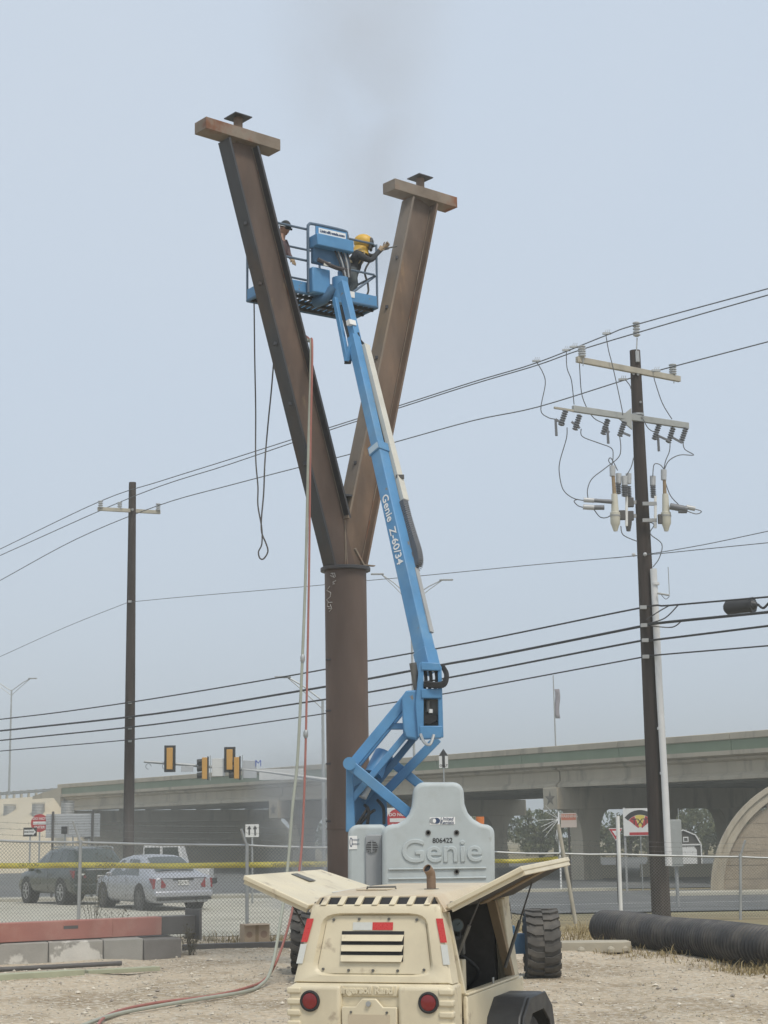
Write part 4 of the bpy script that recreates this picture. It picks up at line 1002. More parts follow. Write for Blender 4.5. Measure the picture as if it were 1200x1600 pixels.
for pts in ([(1010, 968), (1030, 955), (1046, 946)], [(1018, 973), (1040, 965), (1060, 945)], [(1018, 978), (1050, 980), (1065, 970)]):
    MB().tube(smooth_pts([at(x, y, 41.2) for x, y in pts]), .016, 5).build('drip_loop', M_cable, rp, True)
# spiral dampers and line clamps belong to the wires' dead-ends on the pole
for (x, y) in ((948, 521), (885, 547), (897, 542), (838, 564), (973, 593), (1025, 579)):
    MB().box(at(x, y, dline(x, y) - .3), (.22, .06, .05)).build('line_clamp', M_galv, rp, True)
    for k in (-1, 0, 1): MB().tube([at(x + k * 3, y, dline(x, y) - .3), at(x + k * 3 + 2, y - 6, dline(x, y) - .3)], .010, 4).build('clamp_bolt', M_galv, rp, True)
# ------------------------------------------------------------------ vehicles
M_glass = mat('car_glass', (.05, .065, .06), .08, var=0, spec=.8)
M_sdark = mat('dark_green_car_paint', (.022, .034, .026), .28, var=.05, vscale=1, coat=.6, col2=(.03, .042, .033), c2scale=1)
M_silver = mat('silver_car_paint', (.42, .43, .46), .30, .35, var=.04, coat=.5)
M_wcar = mat('white_car_paint', (.70, .70, .69), .35, var=.03, coat=.4)
M_trim = mat('black_car_trim', (.02, .02, .02), .6, var=.1)
M_rim = mat('alloy_rim', (.50, .50, .50), .35, .7, var=.05)
M_tl = mat('tail_lamp', (.24, .030, .034), .2, var=.05); M_plate = mat('licence_plate', (.62, .62, .60), .5, var=.05)
def car(name, label, loc, rz, paint, st, wheels, zb=.24, win=(), rearwin=None, plate_z=.85, kit=None, hubcol=M_rim, wr=.32):
    # st: stations from rear (x=0) to front: (x, belt z, roof z, half width at belt, half width at roof)
    t = thing(name, label, 'car', loc, rz)
    def sec(s):
        x, zb_, zr, w_, wr_ = s
        pts = [(w_ * .86, zb), (w_ * .97, zb + .10), (w_, zb + (zb_ - zb) * .45), (w_ * .985, zb + (zb_ - zb) * .78), (w_ * .95, zb_)]
        k = .5 if zr - zb_ > .1 else .3
        pts += [(w_ * .95 + (wr_ - w_ * .95) * k, zb_ + (zr - zb_) * .5), (wr_, zr - .04 * (zr > zb_ + .1)), (wr_ * .8, zr), (0, zr + .02)]
        return [V(-y, x, z) for y, z in pts] + [V(y, x, z) for y, z in reversed(pts[:-1])]
    mb = MB(); secs = [sec(s) for s in st]; n_ = len(secs[0])
    for s in secs: mb.v += s
    for i in range(len(secs) - 1):
        for k in range(n_ - 1): mb.f.append((i * n_ + k, i * n_ + k + 1, (i + 1) * n_ + k + 1, (i + 1) * n_ + k))
        mb.f.append((i * n_ + n_ - 1, i * n_, (i + 1) * n_, (i + 1) * n_ + n_ - 1))
    mb.f.append(tuple(range(n_))); mb.f.append(tuple(range(len(secs) * n_ - 1, (len(secs) - 1) * n_ - 1, -1)))
    body = mb.build('body', paint, t, smooth=50, bev=.02)
    def interp(x):
        for a, b in zip(st[:-1], st[1:]):
            if a[0] <= x <= b[0]:
                f = (x - a[0]) / max(1e-6, b[0] - a[0]); return tuple(p + (q - p) * f for p, q in zip(a, b))
        return st[-1]
    def side_pt(x, f, s_):             # f 0 belt .. 1 roof edge
        q = interp(x); _, zb_, zr, w_, wr_ = q; w0 = w_ * .95
        zt = zr - .04; k = .5
        y = w0 + (wr_ - w0) * f; z = zb_ + (zt - zb_) * f
        return V(s_ * (y + .012), x, z)
    for s_ in (-1, 1):
        for (xa, xb, xc, xd) in win:    # bottom rear, bottom front, top front, top rear
            MB().quad(side_pt(xa, .06, s_), side_pt(xb, .06, s_), side_pt(xc, .90, s_), side_pt(xd, .90, s_)).build('side_window', M_glass, t, smooth=0)
        for wx in wheels:
            w_ = interp(wx)[3]
            MB().cyl((s_ * (w_ - .30), wx, wr + .02), (s_ * (w_ + .004), wx, wr + .02), wr + .06, n=28).build('wheel_arch', M_trim, t)
            wh = MB().lathe((s_ * (w_ - .20), wx, wr), (s_, 0, 0), [(0, wr * .8), (.02, wr), (.17, wr), (.205, wr * .92), (.205, wr * .70), (.17, wr * .68)], 28).build('wheel', M_rub, t)
            MB().lathe((s_ * (w_ - .035), wx, wr), (s_, 0, 0), [(0, wr * .68), (.02, wr * .68)], 24).build('rim_backing', M_dgrey, wh)
            rim = MB().lathe((s_ * (w_ - .02), wx, wr), (s_, 0, 0), [(0, wr * .70), (.03, wr * .70), (.03, wr * .62), (.0, wr * .62)], 24, False)
            for k in range(6):
                a = k * math.pi / 3; c = V(s_ * (w_ + .0), wx, wr)
                rim.beam(c, c + V(0, math.cos(a), math.sin(a)) * wr * .66, .05, .03, (1, 0, 0))
            rim.cyl((s_ * (w_ - .02), wx, wr), (s_ * (w_ + .02), wx, wr), wr * .16, n=12).build('rim', hubcol, wh)
    if rearwin:
        (x0, x1) = rearwin; a, b = interp(x0), interp(x1)
        def rp_(q, s_, k): return V(s_ * (q[4] if q[2] - q[1] > .1 else q[3]) * k, q[0] - .018, q[2] + .006)
        rw_ = MB(); S_ = 6
        for i in range(S_ + 1):
            q = interp(x0 + (x1 - x0) * i / S_); rw_.v += [rp_(q, -1, .84), rp_(q, -.5, .84) + V(0, -.004, .014), rp_(q, .5, .84) + V(0, -.004, .014), rp_(q, 1, .84)]
            rw_.v[-3].z += .012; rw_.v[-2].z += .012
        rw_.f = [(4 * i + j, 4 * i + j + 1, 4 * i + j + 5, 4 * i + j + 4) for i in range(S_) for j in range(3)]
        rw_.build('rear_window', M_glass, t)
    if kit: kit(t, interp)
    return t

def sedan_kit(t, it):
    for s_ in (-1, 1):
        MB().hexa([V(s_ * .86, .01, .58), V(s_ * .54, -.035, .60), V(s_ * .50, -.035, .66), V(s_ * .876, .06, .66), V(s_ * .855, .02, .83), V(s_ * .62, -.022, .84), V(s_ * .62, -.015, .845), V(s_ * .868, .28, .85)]).build('tail_light', M_tl, t)
        MB().box((s_ * .94, 3.05, .93), (.16, .10, .11)).build('mirror', M_silver, t, bev=.03)
        MB().box((s_ * .868, 1.85, .78), (.02, .16, .03)).build('door_handle', M_silver, t); MB().box((s_ * .868, 2.75, .77), (.02, .16, .03)).build('door_handle', M_silver, t)
        MB().box((s_ * .872, 1.95, .60), (.006, .012, .56)).build('door_seam', M_trim, t)
    MB().bb(-.84, .84, -.10, .10, .34, .52).build('bumper', M_silver, t, bev=.05, seg=3); MB().bb(-.78, .78, -.105, -.06, .27, .335).build('bumper_skirt', M_trim, t)
    MB().bb(-.16, .16, -.045, -.03, .66, .79).build('licence_plate', M_plate, t); MB().bb(-.30, .30, -.042, -.02, .795, .83).build('plate_garnish', M_trim, t)
    text('lettering', 'RJX 417', M_blk, t, (0, -.047, .725), X, Z, .10, .001)
    MB().bb(-.66, .66, -.035, -.02, .845, .853).build('boot_seam', M_trim, t)
    MB().tube([V(.4, -.02, .24), V(.4, -.13, .24)], .03, 8).build('exhaust_tip', M_galv, t)
st_sed = [(-.02, .82, .84, .80, .72), (.08, .88, .915, .86, .74), (.45, .90, .965, .875, .70), (.62, .90, 1.05, .88, .665), (1.0, .90, 1.24, .88, .62), (1.40, .90, 1.395, .88, .585), (1.75, .90, 1.435, .885, .58), (2.4, .89, 1.45, .885, .58), (3.0, .88, 1.38, .885, .575), (3.72, .87, .95, .88, .66), (4.2, .82, .84, .86, .66), (4.55, .66, .68, .78, .6)]
p = at(290, 1420, 46.6)
car('sedan_car', 'silver grey sedan parked beyond the fence with its tail toward us', (p.x, 46.0, gz(p.x, 46.0) + .035), math.radians(30), M_silver, st_sed, (.95, 3.72), win=((1.12, 2.02, 2.02, 1.55), (2.08, 3.30, 2.86, 2.08)), rearwin=(.56, 1.34), kit=sedan_kit, hubcol=M_mid, zb=.20)
def suv_kit(t, it):
    for s_ in (-1, 1):
        MB().hexa([V(s_ * .90, .02, .78), V(s_ * .50, -.045, .78), V(s_ * .50, -.03, .84), V(s_ * .905, .09, .82), V(s_ * .90, .04, .99), V(s_ * .56, -.025, 1.0), V(s_ * .56, -.015, 1.005), V(s_ * .90, .32, 1.0)]).build('tail_light', M_tl, t)
        MB().bb(min(s_ * .54, s_ * .78), max(s_ * .54, s_ * .78), -.055, -.03, .86, .91).build('reverse_lamp', M_whref, t)
        MB().tube([V(s_ * .58, .5, 1.60), V(s_ * .60, .65, 1.66), V(s_ * .60, 2.3, 1.67), V(s_ * .58, 2.5, 1.60)], .022, 6).build('roof_rail', M_galv, t)
        MB().box((s_ * .98, 3.15, 1.02), (.18, .10, .13)).build('mirror', M_sdark, t, bev=.03)
        MB().box((s_ * .915, 1.75, .86), (.02, .18, .03)).build('door_handle', M_sdark, t)
        MB().box((s_ * .912, 1.98, .66), (.006, .012, .62)).build('door_seam', M_trim, t)
    MB().bb(-.90, .90, -.12, .10, .40, .62).build('bumper', M_sdark, t, bev=.05, seg=3)
    MB().bb(-.17, .17, -.065, -.045, .72, .85).build('licence_plate', M_plate, t)
    text('lettering', 'KT8 206', M_blk, t, (0, -.067, .785), X, Z, .10, .001)
    MB().bb(-.5, .5, -.05, -.03, 1.0, 1.03).build('chrome_strip', M_galv, t)
    MB().beam((.55, 2.4, 1.69), (-.55, 2.4, 1.69), .06, .03).build('roof_bar', M_galv, t); MB().beam((.55, .8, 1.69), (-.55, .8, 1.69), .06, .03).build('roof_bar', M_galv, t)
st_suv = [(-.03, .98, 1.0, .84, .80), (.06, 1.02, 1.06, .90, .80), (.30, 1.03, 1.35, .91, .70), (.62, 1.02, 1.60, .91, .64), (1.6, 1.0, 1.66, .92, .64), (2.5, .98, 1.62, .92, .63), (3.05, .97, 1.42, .92, .64), (3.65, .96, 1.03, .91, .72), (4.3, .88, .92, .89, .7), (4.62, .70, .74, .82, .66)]
p = at(160, 1410, 51.2)
car('estate_car', 'dark green estate car with roof rails parked left of the sedan', (p.x, 51.0, gz(p.x, 51) + .035), math.radians(33), M_sdark, st_suv, (.95, 3.75), zb=.30, win=((.72, 1.30, 1.30, .86), (1.38, 2.10, 2.10, 1.38), (2.17, 3.40, 2.78, 2.17)), rearwin=(.08, .58), kit=suv_kit, wr=.36)
# white boxy pickup under the bridge
p = at(250, 1350, 63); g = gz(p.x, 63) + .02
t = thing('white_pickup', 'boxy white pickup passing behind the silver sedan', 'car', (p.x, 63, g), 0)
MB().bb(-2.3, 1.9, -.85, .85, .55, 1.22).build('body', M_wcar, t, bev=.06)
MB().prism([(-.55, 1.2), (1.0, 1.2), (.80, 1.92), (-.50, 1.92)], (0, .78, 0), (1, 0, 0), (0, 0, 1), 1.56, (0, -1, 0)).build('cab', M_wcar, t, bev=.03)
for x0, x1, sl in ((-.46, .10, 0), (.20, .78, .12)):
    MB().prism([(x0, 1.26), (x1 + sl * .5, 1.26), (x1 - sl * .3, 1.84), (x0, 1.84)], (0, -.782, 0), (1, 0, 0), (0, 0, 1), .012, (0, -1, 0)).build('side_window', M_glass, t)
for x in (-1.55, 1.25):
    w_ = MB().lathe((x, -.70, .40), (0, -1, 0), [(0, .38), (.02, .40), (.2, .40), (.22, .34)], 20).build('wheel', M_rub, t); MB().lathe((x, -.92, .40), (0, -1, 0), [(0, .22), (.015, .22)], 16).build('rim', M_rim, w_)
MB().bb(-2.42, -2.3, -.8, .8, .5, .7).build('bumper', M_trim, t); MB().bb(1.9, 2.02, -.8, .8, .5, .7).build('bumper', M_trim, t)
# ------------------------------------------------------------------ the Y-shaped steel column
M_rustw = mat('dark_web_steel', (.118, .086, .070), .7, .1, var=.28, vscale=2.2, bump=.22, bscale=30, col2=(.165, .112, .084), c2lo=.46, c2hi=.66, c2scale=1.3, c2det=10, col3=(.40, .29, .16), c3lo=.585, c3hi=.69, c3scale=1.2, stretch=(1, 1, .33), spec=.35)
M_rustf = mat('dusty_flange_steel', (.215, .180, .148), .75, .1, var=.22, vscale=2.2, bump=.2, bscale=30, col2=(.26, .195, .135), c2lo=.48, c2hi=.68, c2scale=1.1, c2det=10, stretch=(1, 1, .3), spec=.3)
CX, CY = -.62, 26.0
ycol = thing('steel_y_column', 'tall rust brown steel column forking into two capped arms', 'steel column', (CX, CY, 0))
MB().lathe((CX, CY, -.1), (0, 0, 1), [(0, .327), (6.12, .327)], 48).build('pipe_shaft', M_rustc, ycol, True)
MB().lathe((CX, CY, 6.021), (0, 0, 1), [(0, .392), (.055, .392)], 48).build('ring_plate', M_rustd, ycol, True, bev=.006)
LT, RT = at(372, 214, 24.77), at(657, 306, 27.23)
e_ = V(RT.x - LT.x, RT.y - LT.y, 0).normalized(); nW = V(e_.y, -e_.x, 0)
def arm(top, sgn, shade):
    base = V(CX, CY, 6.08) + e_ * (.035 * sgn); tp = top - V(0, 0, .095)
    t = (tp - base).normalized(); fN = t.cross(nW).normalized()
    if fN.dot(e_) < 0: fN = -fN                       # points right and away
    hs, bf = .52, .29
    wo = nW * (-.006 if sgn > 0 else 0)
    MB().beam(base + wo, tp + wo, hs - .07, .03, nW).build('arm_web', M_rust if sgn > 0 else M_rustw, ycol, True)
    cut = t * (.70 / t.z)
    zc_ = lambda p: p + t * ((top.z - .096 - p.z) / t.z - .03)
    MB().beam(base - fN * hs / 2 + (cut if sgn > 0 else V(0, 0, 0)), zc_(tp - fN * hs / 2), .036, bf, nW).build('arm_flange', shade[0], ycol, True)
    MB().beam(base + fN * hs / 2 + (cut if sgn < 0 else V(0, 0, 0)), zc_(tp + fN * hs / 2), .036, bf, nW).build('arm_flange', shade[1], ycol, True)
    # weld beads where web meets flange, lifting clips on the outer flange
    for s_ in (-1, 1): MB().tube([base + (cut if s_ == -sgn else V(0, 0, 0)) + fN * s_ * (hs / 2 - .02) + nW * .017, tp + fN * s_ * (hs / 2 - .02) + nW * .017], .008, 5).build('weld_bead', M_rustcap, ycol, True)
    ci_ = base + cut - fN * sgn * (hs / 2 - .01) + nW * .02
    MB().tube([ci_, V(CX, CY, 6.10) + nW * .022 + e_ * .02 * sgn], [.010, .014], 6).build('weld_bead', M_rustcap, ycol, True)
    for k in range(5):
        c = base.lerp(tp, .25 + .14 * k) - fN * (hs / 2 + .028) + nW * .05
        MB().box(c, (.05, .05, .05)).build('lifting_clip', M_rustd, ycol, True)
    c = top
    Mx = Matrix((e_, nW, V(0, 0, 1))).transposed()
    cap = MB().box(c, (1.42, .32, .19), Mx).build('cap_beam', M_rustcap, ycol, True, bev=.006)
    MB().cyl(c + V(0, 0, .095), c + V(0, 0, .31), .072, n=20).build('stub_pipe', M_rust, cap, True)
    MB().box(c + V(0, 0, .318), (.32, .32, .016), Mx).build('bearing_plate', M_rustd, cap, True)
arm(LT, -1, (M_rustd, M_rustd)); arm(RT, 1, (M_rustf, M_rust))  # darker steel colour on both flanges of the left arm
MB().box(V(CX, CY, 7.22), (.20, .26, .03), Matrix((e_, nW, V(0, 0, 1))).transposed()).build('tie_plate', M_rustd, ycol, True)
MB().prism([(-.02, 0), (.20, 0), (.22, .02), (.0, .02), (-.17, .26), (-.19, .24)], V(CX, CY, 6.09) + nW * .26 + e_ * .14, e_, (0, 0, 1), .05).build('backing_clip', M_rustcap, ycol, True)
def on_shaft(px, py):
    p = at(px, py, CY - .25); x = max(-.315, min(.315, p.x - CX)); return V(CX + x, CY - math.sqrt(.331 ** 2 - x * x), p.z)
for st_ in ([(517, 896), (523, 896), (524, 902)], [(516, 899), (523, 903)], [(519, 895), (522, 903)], [(525, 908), (520, 910), (523, 913), (520, 913)],
            [(515, 916), (510, 921), (517, 926), (516, 932), (510, 936), (513, 940)], [(519, 941), (512, 941), (511, 946), (515, 948)], [(513, 950), (519, 951), (514, 955)], [(516, 944), (518, 950)]):
    MB().tube([on_shaft(x, y) for x, y in st_], .006, 4).build('chalk_mark', M_chalk, ycol, True)
for y in (1030, 1110, 1193, 1283):
    for x in (511, 515): MB().box(on_shaft(x, y), (.05, .03, .02)).build('weld_clip', M_rustd, ycol, True)
MB().lathe((CX, CY, 2.05), (0, 0, 1), [(0, .333), (.015, .336), (.03, .333)], 40, False).build('girth_weld', M_rustc, ycol, True)

# ------------------------------------------------------------------ articulated boom lift
lift = thing('boom_lift', 'blue articulated boom lift with grey cover and raised work platform', 'boom lift', (.45, 24.0, 0))
def LQ(px, py, d): return at(px, py, d)
def blk(poly, d0, d1, m, name, par=None, bev=0.0, seg=2):       # outline traced at d0, real depth to d1 along +Y
    par = par or lift
    mb = MB(); f = [at(x, y, d0) for x, y in poly]; k = len(f)
    f = [V(p.x, d0, p.z) for p in f]
    mb.v = f + [p + V(0, d1 - d0, 0) for p in f]
    mb.f = [tuple(range(k)), tuple(range(2 * k - 1, k - 1, -1))] + [(i, (i + 1) % k, k + (i + 1) % k, k + i) for i in range(k)]
    return mb.build(name, m, par, True, bev=bev, seg=seg, smooth=35)
# wheels with chevron lugs
def lug_wheel(x, y, r, w_, out):
    prof = [(-w_ / 2, r * .60), (-w_ / 2, r * .86), (-w_ / 2 + .04, r * .94), (w_ / 2 - .04, r * .94), (w_ / 2, r * .86), (w_ / 2, r * .60)]
    ty = MB().lathe((x, y, r), (1, 0, 0), prof, 40).build('tyre', M_tyre, lift, True)
    n_ = 20; mb = MB()
    def cp(a, xx, rr): return V(x + xx, y + math.cos(a) * rr, r + math.sin(a) * rr)
    for k in range(n_):
        a0 = 2 * math.pi * k / n_
        for s_ in (-1, 1):
            o = 0 if s_ > 0 else math.pi / n_
            da = .17
            # bent lug: shoulder block and inner block
            for (x0, x1, b0, b1, wd) in ((.00, .10, .00, .0, .145), (.10, w_ / 2 + .005, .0, -.13, .165)):
                A = a0 + o
                pts = []
                for rr in (r * .93, r * 1.0):
                    pts += [cp(A + b0, s_ * x0, rr), cp(A + b1, s_ * x1, rr), cp(A + b1 + wd, s_ * x1, rr), cp(A + b0 + wd, s_ * x0, rr)]
                mb.hexa(pts)
    mb.build('tread_lugs', M_tyre, ty, True, smooth=0)
    MB().lathe((x + out * (w_ / 2 - .10), y, r), (out, 0, 0), [(0, r * .58), (.05, r * .58), (.05, r * .50), (.0, r * .42), (.04, r * .2), (.09, r * .18)], 28).build('wheel_disc', M_blue, ty, True)
for (x, y, o) in ((2.03, 23.35, 1), (-1.0, 23.75, -1), (1.55, 25.7, 1), (-1.22, 25.15, -1)): lug_wheel(x, y, .475, .44, o)
MB().bb(-.55, 1.55, 23.1, 25.3, .42, .92).build('chassis', M_blue, lift, True, bev=.03)
for y in (23.55, 25.45): MB().beam((-.9, y, .48), (1.82, y, .48), .26, .26).build('axle', M_blued, lift, True)
MB().cyl((.48, 24.2, .92), (.48, 24.2, 1.08), .62, n=32).build('slew_ring', M_dark, lift, True)
MB().bb(-.42, 1.22, 22.2, 25.0, 1.08, 1.28).build('turntable', M_blue, lift, True, bev=.02)
# grey engine cover: rounded tower over broad shoulders
def arcpts(cx, cy, r, a0, a1, n_=5): return [(cx + math.cos(math.radians(a0 + (a1 - a0) * k / n_)) * r, cy - math.sin(math.radians(a0 + (a1 - a0) * k / n_)) * r) for k in range(n_ + 1)]
front = [(597, 1402), (597, 1306)] + arcpts(613, 1304, 16, 180, 90) + [(621, 1287)] + [(632, 1281), (640, 1271), (644, 1259)] + [(646, 1240)] + arcpts(663, 1239, 17, 180, 90) + [(707, 1222)] + arcpts(708, 1239, 17, 90, 0) + [(726, 1256), (731, 1270), (740, 1280), (752, 1287)] + arcpts(758, 1303, 15, 90, 0) + [(774, 1402)]
cover = blk(front, 21.50, 22.45, M_grayp, 'engine_cover', bev=.055, seg=4)
left = [(543.5, 1402), (543.5, 1306)] + arcpts(560, 1305, 16.5, 180, 90) + [(600, 1288), (606, 1300), (606, 1402)]
blk(left, 21.78, 23.0, M_grayp, 'side_cover', bev=.05, seg=4)
blk([(571, 1402), (571, 1308), (574, 1304), (597.5, 1304), (597.5, 1402)], 21.74, 21.9, M_grayd, 'cover_door', bev=.015)
MB().bb(-.42, 1.22, 21.75, 22.6, .95, 1.30).build('counterweight', M_blued, lift, True, bev=.03)
yF = 21.50
def onf(px, py, off=.004, y=yF): p = at(px, py, y); return V(p.x, y - off, p.z)
for y0, y1 in ((1357, 1360), (1372, 1375)):
    a, b = onf(607, y1), onf(760, y0)
    MB().bb(a.x, b.x, yF - .022, yF + .01, a.z, b.z + .02).build('cover_rib', M_grayp, cover, True, bev=.01)
text('embossed_lettering', 'Genie', M_grayp, cover, onf(690, 1331, .004), X, Z, .40, .006, bold=.0, xs=1.06, world=True, bevel=.007)
text('lettering', '806422', M_blk, cover, onf(691.5, 1313.5), X, Z, .085, .001, bold=.001, world=True)
a, b = onf(671.5, 1288.5), onf(711, 1276.5)
stk = MB().bb(a.x, b.x, yF - .004, yF, a.z, b.z).build('sticker', M_white, cover, True)
def oval(c, rx, rz, m, par, y):
    MB().prism([(math.cos(k * math.pi / 10) * rx, math.sin(k * math.pi / 10) * rz) for k in range(20)], V(c.x, y, c.z), X, Z, .001, (0, -1, 0)).build('logo_oval', m, par, True)
M_navy = mat('navy_ink', (.03, .055, .12), .5, var=0)
oc = onf(679.5, 1282.5); oval(oc - V(.025, 0, 0), .045, .037, M_grayd, stk, yF - .006); oval(oc + V(.02, 0, 0), .045, .037, M_navy, stk, yF - .0075); oval(oc - V(.006, 0, 0), .021, .027, M_white, stk, yF - .009)
text('lettering', 'United', M_navy, stk, onf(698, 1279.6, .007), X, Z, .060, .001, bold=.0005, shear=.2, world=True); text('lettering', 'Rentals', M_navy, stk, onf(698, 1285.4, .007), X, Z, .060, .001, bold=.0005, shear=.2, world=True)
for px, py in ((669, 1301), (713.5, 1301), (669, 1362), (713.5, 1362)):
    bo = MB().lathe(onf(px, py, 0), (0, -1, 0), [(0, .034), (.012, .034), (.012, .020), (-.01, .018)], 16).build('cover_bolt', M_dgrey, cover, True)
ys = 21.735
def ons(px, py, off=.004): p = at(px, py, ys); return V(p.x, ys - off, p.z)
vc = ons(581, 1323)
vent = MB().cyl(vc, vc + V(0, -.004, 0), .075, n=24).build('vent', M_dark, lift, True)
for k in range(-3, 4):
    hw = math.sqrt(max(0, .075 ** 2 - (k * .021) ** 2)); MB().bb(vc.x - hw, vc.x + hw, ys - .014, ys - .008, vc.z + k * .021 - .004, vc.z + k * .021 + .004).build('vent_slat', M_grayd, vent, True)
MB().bb(vc.x - .006, vc.x + .006, ys - .016, ys - .012, vc.z - .075, vc.z + .075).build('vent_slat', M_grayd, vent, True)
a, b = at(545.5, 1327, 21.775), at(558, 1306, 21.775)
s2 = MB().bb(a.x, b.x, 21.772, 21.778, a.z, b.z).build('sticker', M_white, lift, True)
oval(at(548.5, 1316, 21.77), .018, .06, M_navy, s2, 21.770); oval(at(548.5, 1316, 21.77), .009, .045, M_white, s2, 21.768)
text('lettering', 'United', M_navy, s2, at(554.5, 1312, 21.768), X, Z, .04, .0005, world=True); text('lettering', 'Rentals', M_navy, s2, at(554.5, 1318.5, 21.768), X, Z, .04, .0005, world=True)
# right side sticker and amber beacon
a = at(771.5, 1329, 21.52)
MB().cyl(at(750, 1288, 22.0), at(750, 1276, 22.0), .055, n=16).build('beacon', mat('amber_beacon', (.55, .17, .05), .3, var=.05), lift, True)
# mast: left upright, front and rear diagonal braces
def bar(p, q, w_, h_, m=M_blue, name='riser_arm', up=(0, -1, 0), w2=None, par=None): return MB().beam(p, q, w_, h_, up, w2=w2).build(name, m, par or lift, True, bev=.012)
bar(LQ(546, 1192, 22.55), LQ(548, 1300, 22.55), .085, .14, name='mast_upright', w2=.13)
bar(LQ(560, 1200, 23.3), LQ(558, 1300, 23.3), .16, .14, M_blued, 'mast_upright')
bar(LQ(541, 1190, 22.35), LQ(650, 1280, 22.35), .135, .12, name='diagonal_brace')
bar(LQ(596, 1178, 23.2), LQ(668, 1236, 23.2), .12, .12, name='diagonal_brace')
MB().cyl(LQ(546, 1193, 22.2), LQ(546, 1193, 23.4), .085, n=18).build('pivot_pin', M_blue, lift, True)
bar(LQ(553, 1192, 22.55), LQ(640, 1086, 22.55), .135, .12)
bar(LQ(559, 1195, 23.2), LQ(645, 1090, 23.2), .10, .12)
bar(LQ(550, 1249, 22.55), LQ(636, 1146, 22.55), .085, .12)
bar(LQ(566, 1252, 22.75), LQ(648, 1152, 22.75), .09, .12, M_blued)  # darker bar paints the shaded underside of the riser arm listed above
bar(LQ(598, 1242, 23.15), LQ(684, 1154, 23.15), .125, .12)
bar(LQ(600, 1135, 22.6), LQ(640, 1135, 22.6), .085, .10, name='cross_tie')
MB().cyl(LQ(583, 1212, 22.7), LQ(600, 1178, 22.85), .13, n=18).build('lift_cylinder', M_blue, lift, True); MB().cyl(LQ(577, 1224, 22.65), LQ(566, 1246, 22.6), .06, n=12).build('cylinder_rod', M_galv, lift, True)
blk([(552, 1300), (552, 1228), (588, 1212), (604, 1240), (606, 1300)], 22.9, 23.15, M_blued, 'mast_plate', bev=.01)
for k, (x0, y0, x1, y1) in enumerate(((556, 1292, 575, 1262), (560, 1290, 585, 1266), (574, 1288, 570, 1258), (600, 1288, 590, 1250))): MB().tube(smooth_pts([LQ(x0, y0, 22.4), LQ((x0 + x1) / 2 + 4, (y0 + y1) / 2 - 6, 22.4), LQ(x1, y1, 22.5)]), .022, 6).build('hydraulic_hose', M_dark, lift, True)
# upper link box
blk([(628, 1090), (634, 1079), (652, 1078), (657, 1084), (657, 1148), (652, 1155), (634, 1152), (630, 1140)], 22.35, 22.9, M_blue, 'link_box', bev=.02)
blk([(649, 1100), (655, 1036), (662, 1034), (662, 1150), (653, 1152)], 22.30, 22.42, M_blue, 'link_plate', bev=.01)
blk([(686, 1036), (690, 1042), (693, 1152), (685, 1152), (684, 1040)], 22.30, 22.42, M_blue, 'link_plate', bev=.01)
blk([(658, 1034), (688, 1036), (688, 1048), (658, 1047)], 22.28, 22.5, M_blue, 'link_crosspiece', bev=.012)
blk([(658, 1076), (690, 1076), (690, 1091), (658, 1091)], 22.28, 22.5, M_blue, 'link_crosspiece', bev=.012)
blk([(656, 1134), (692, 1134), (690, 1153), (656, 1155)], 22.28, 22.5, M_blue, 'link_crosspiece', bev=.012)
blk([(658, 1090), (690, 1090), (690, 1135), (658, 1135)], 22.46, 22.52, M_mid, 'link_back_plate')
blk([(659, 1117), (688, 1117), (684, 1126), (672, 1131), (659, 1130)], 22.36, 22.46, M_dark, 'valve_bracket')
MB().cyl(LQ(669, 1112, 22.4), LQ(669, 1095, 22.4), .035, n=10).build('valve_body', M_mid, lift, True); MB().cyl(LQ(673, 1114, 22.38), LQ(673, 1108, 22.38), .03, n=10).build('valve_cap', M_white, lift, True)
for x in (664, 672, 681): MB().tube(smooth_pts([LQ(x, 1048, 22.38), LQ(x + 1.5, 1062, 22.36), LQ(x - 1, 1077, 22.38)]), .024, 6).build('hydraulic_hose', M_dark, lift, True)
for k in range(4):
    q = k * 1.6
    MB().tube(smooth_pts([LQ(663, 1066 + q, 22.3), LQ(678, 1068 + q, 22.25), LQ(692 + q * .6, 1066 + q, 22.25), LQ(696 + q * .7, 1054, 22.3), LQ(690 + q * .4, 1041 - q * .3, 22.4)]), .022, 6).build('hydraulic_hose', M_dark, lift, True)
MB().cyl(LQ(645, 1036, 22.45), LQ(652, 1078, 22.45), .05, n=12).build('cylinder_rod', M_mid, lift, True)
MB().tube(smooth_pts([LQ(657, 1147, 22.25), LQ(663, 1160, 22.2), LQ(672, 1163, 22.2), LQ(678, 1148, 22.25)]), .02, 6).build('hose_guard', M_galv, lift, True)
# telescopic boom
b0, b1 = LQ(670, 1046, 22.6), LQ(552, 527, 25.0)
bt_ = (b1 - b0).normalized(); upb = V(-.70, -.71, 0)
bs = bt_.cross(upb).normalized(); bu = bs.cross(bt_).normalized()      # bu: out of the left face; bs: out of the right face or its opposite
if bs.x < 0: bs_r = -bs
else: bs_r = bs
bm = b0.lerp(b1, .64)
boom = MB().beam(b0, bm, .225, .205, upb, .20, .185).build('boom', M_blue, lift, True, bev=.012)
bex = MB().beam(bm - bt_ * .3, b1, .15, .145, upb).build('boom_extension', M_blue, lift, True, bev=.008)
c = bm
MB().beam(c - bt_ * .14, c + bt_ * .01, .235, .215, upb).build('boom_collar', M_blue, lift, True, bev=.006)
MB().beam(c - bt_ * .12, c - bt_ * .02, .20, .226, upb).build('wear_pad_plate', mat('pale_blue_plate', (.40, .50, .58), .5, var=.05), lift, True)
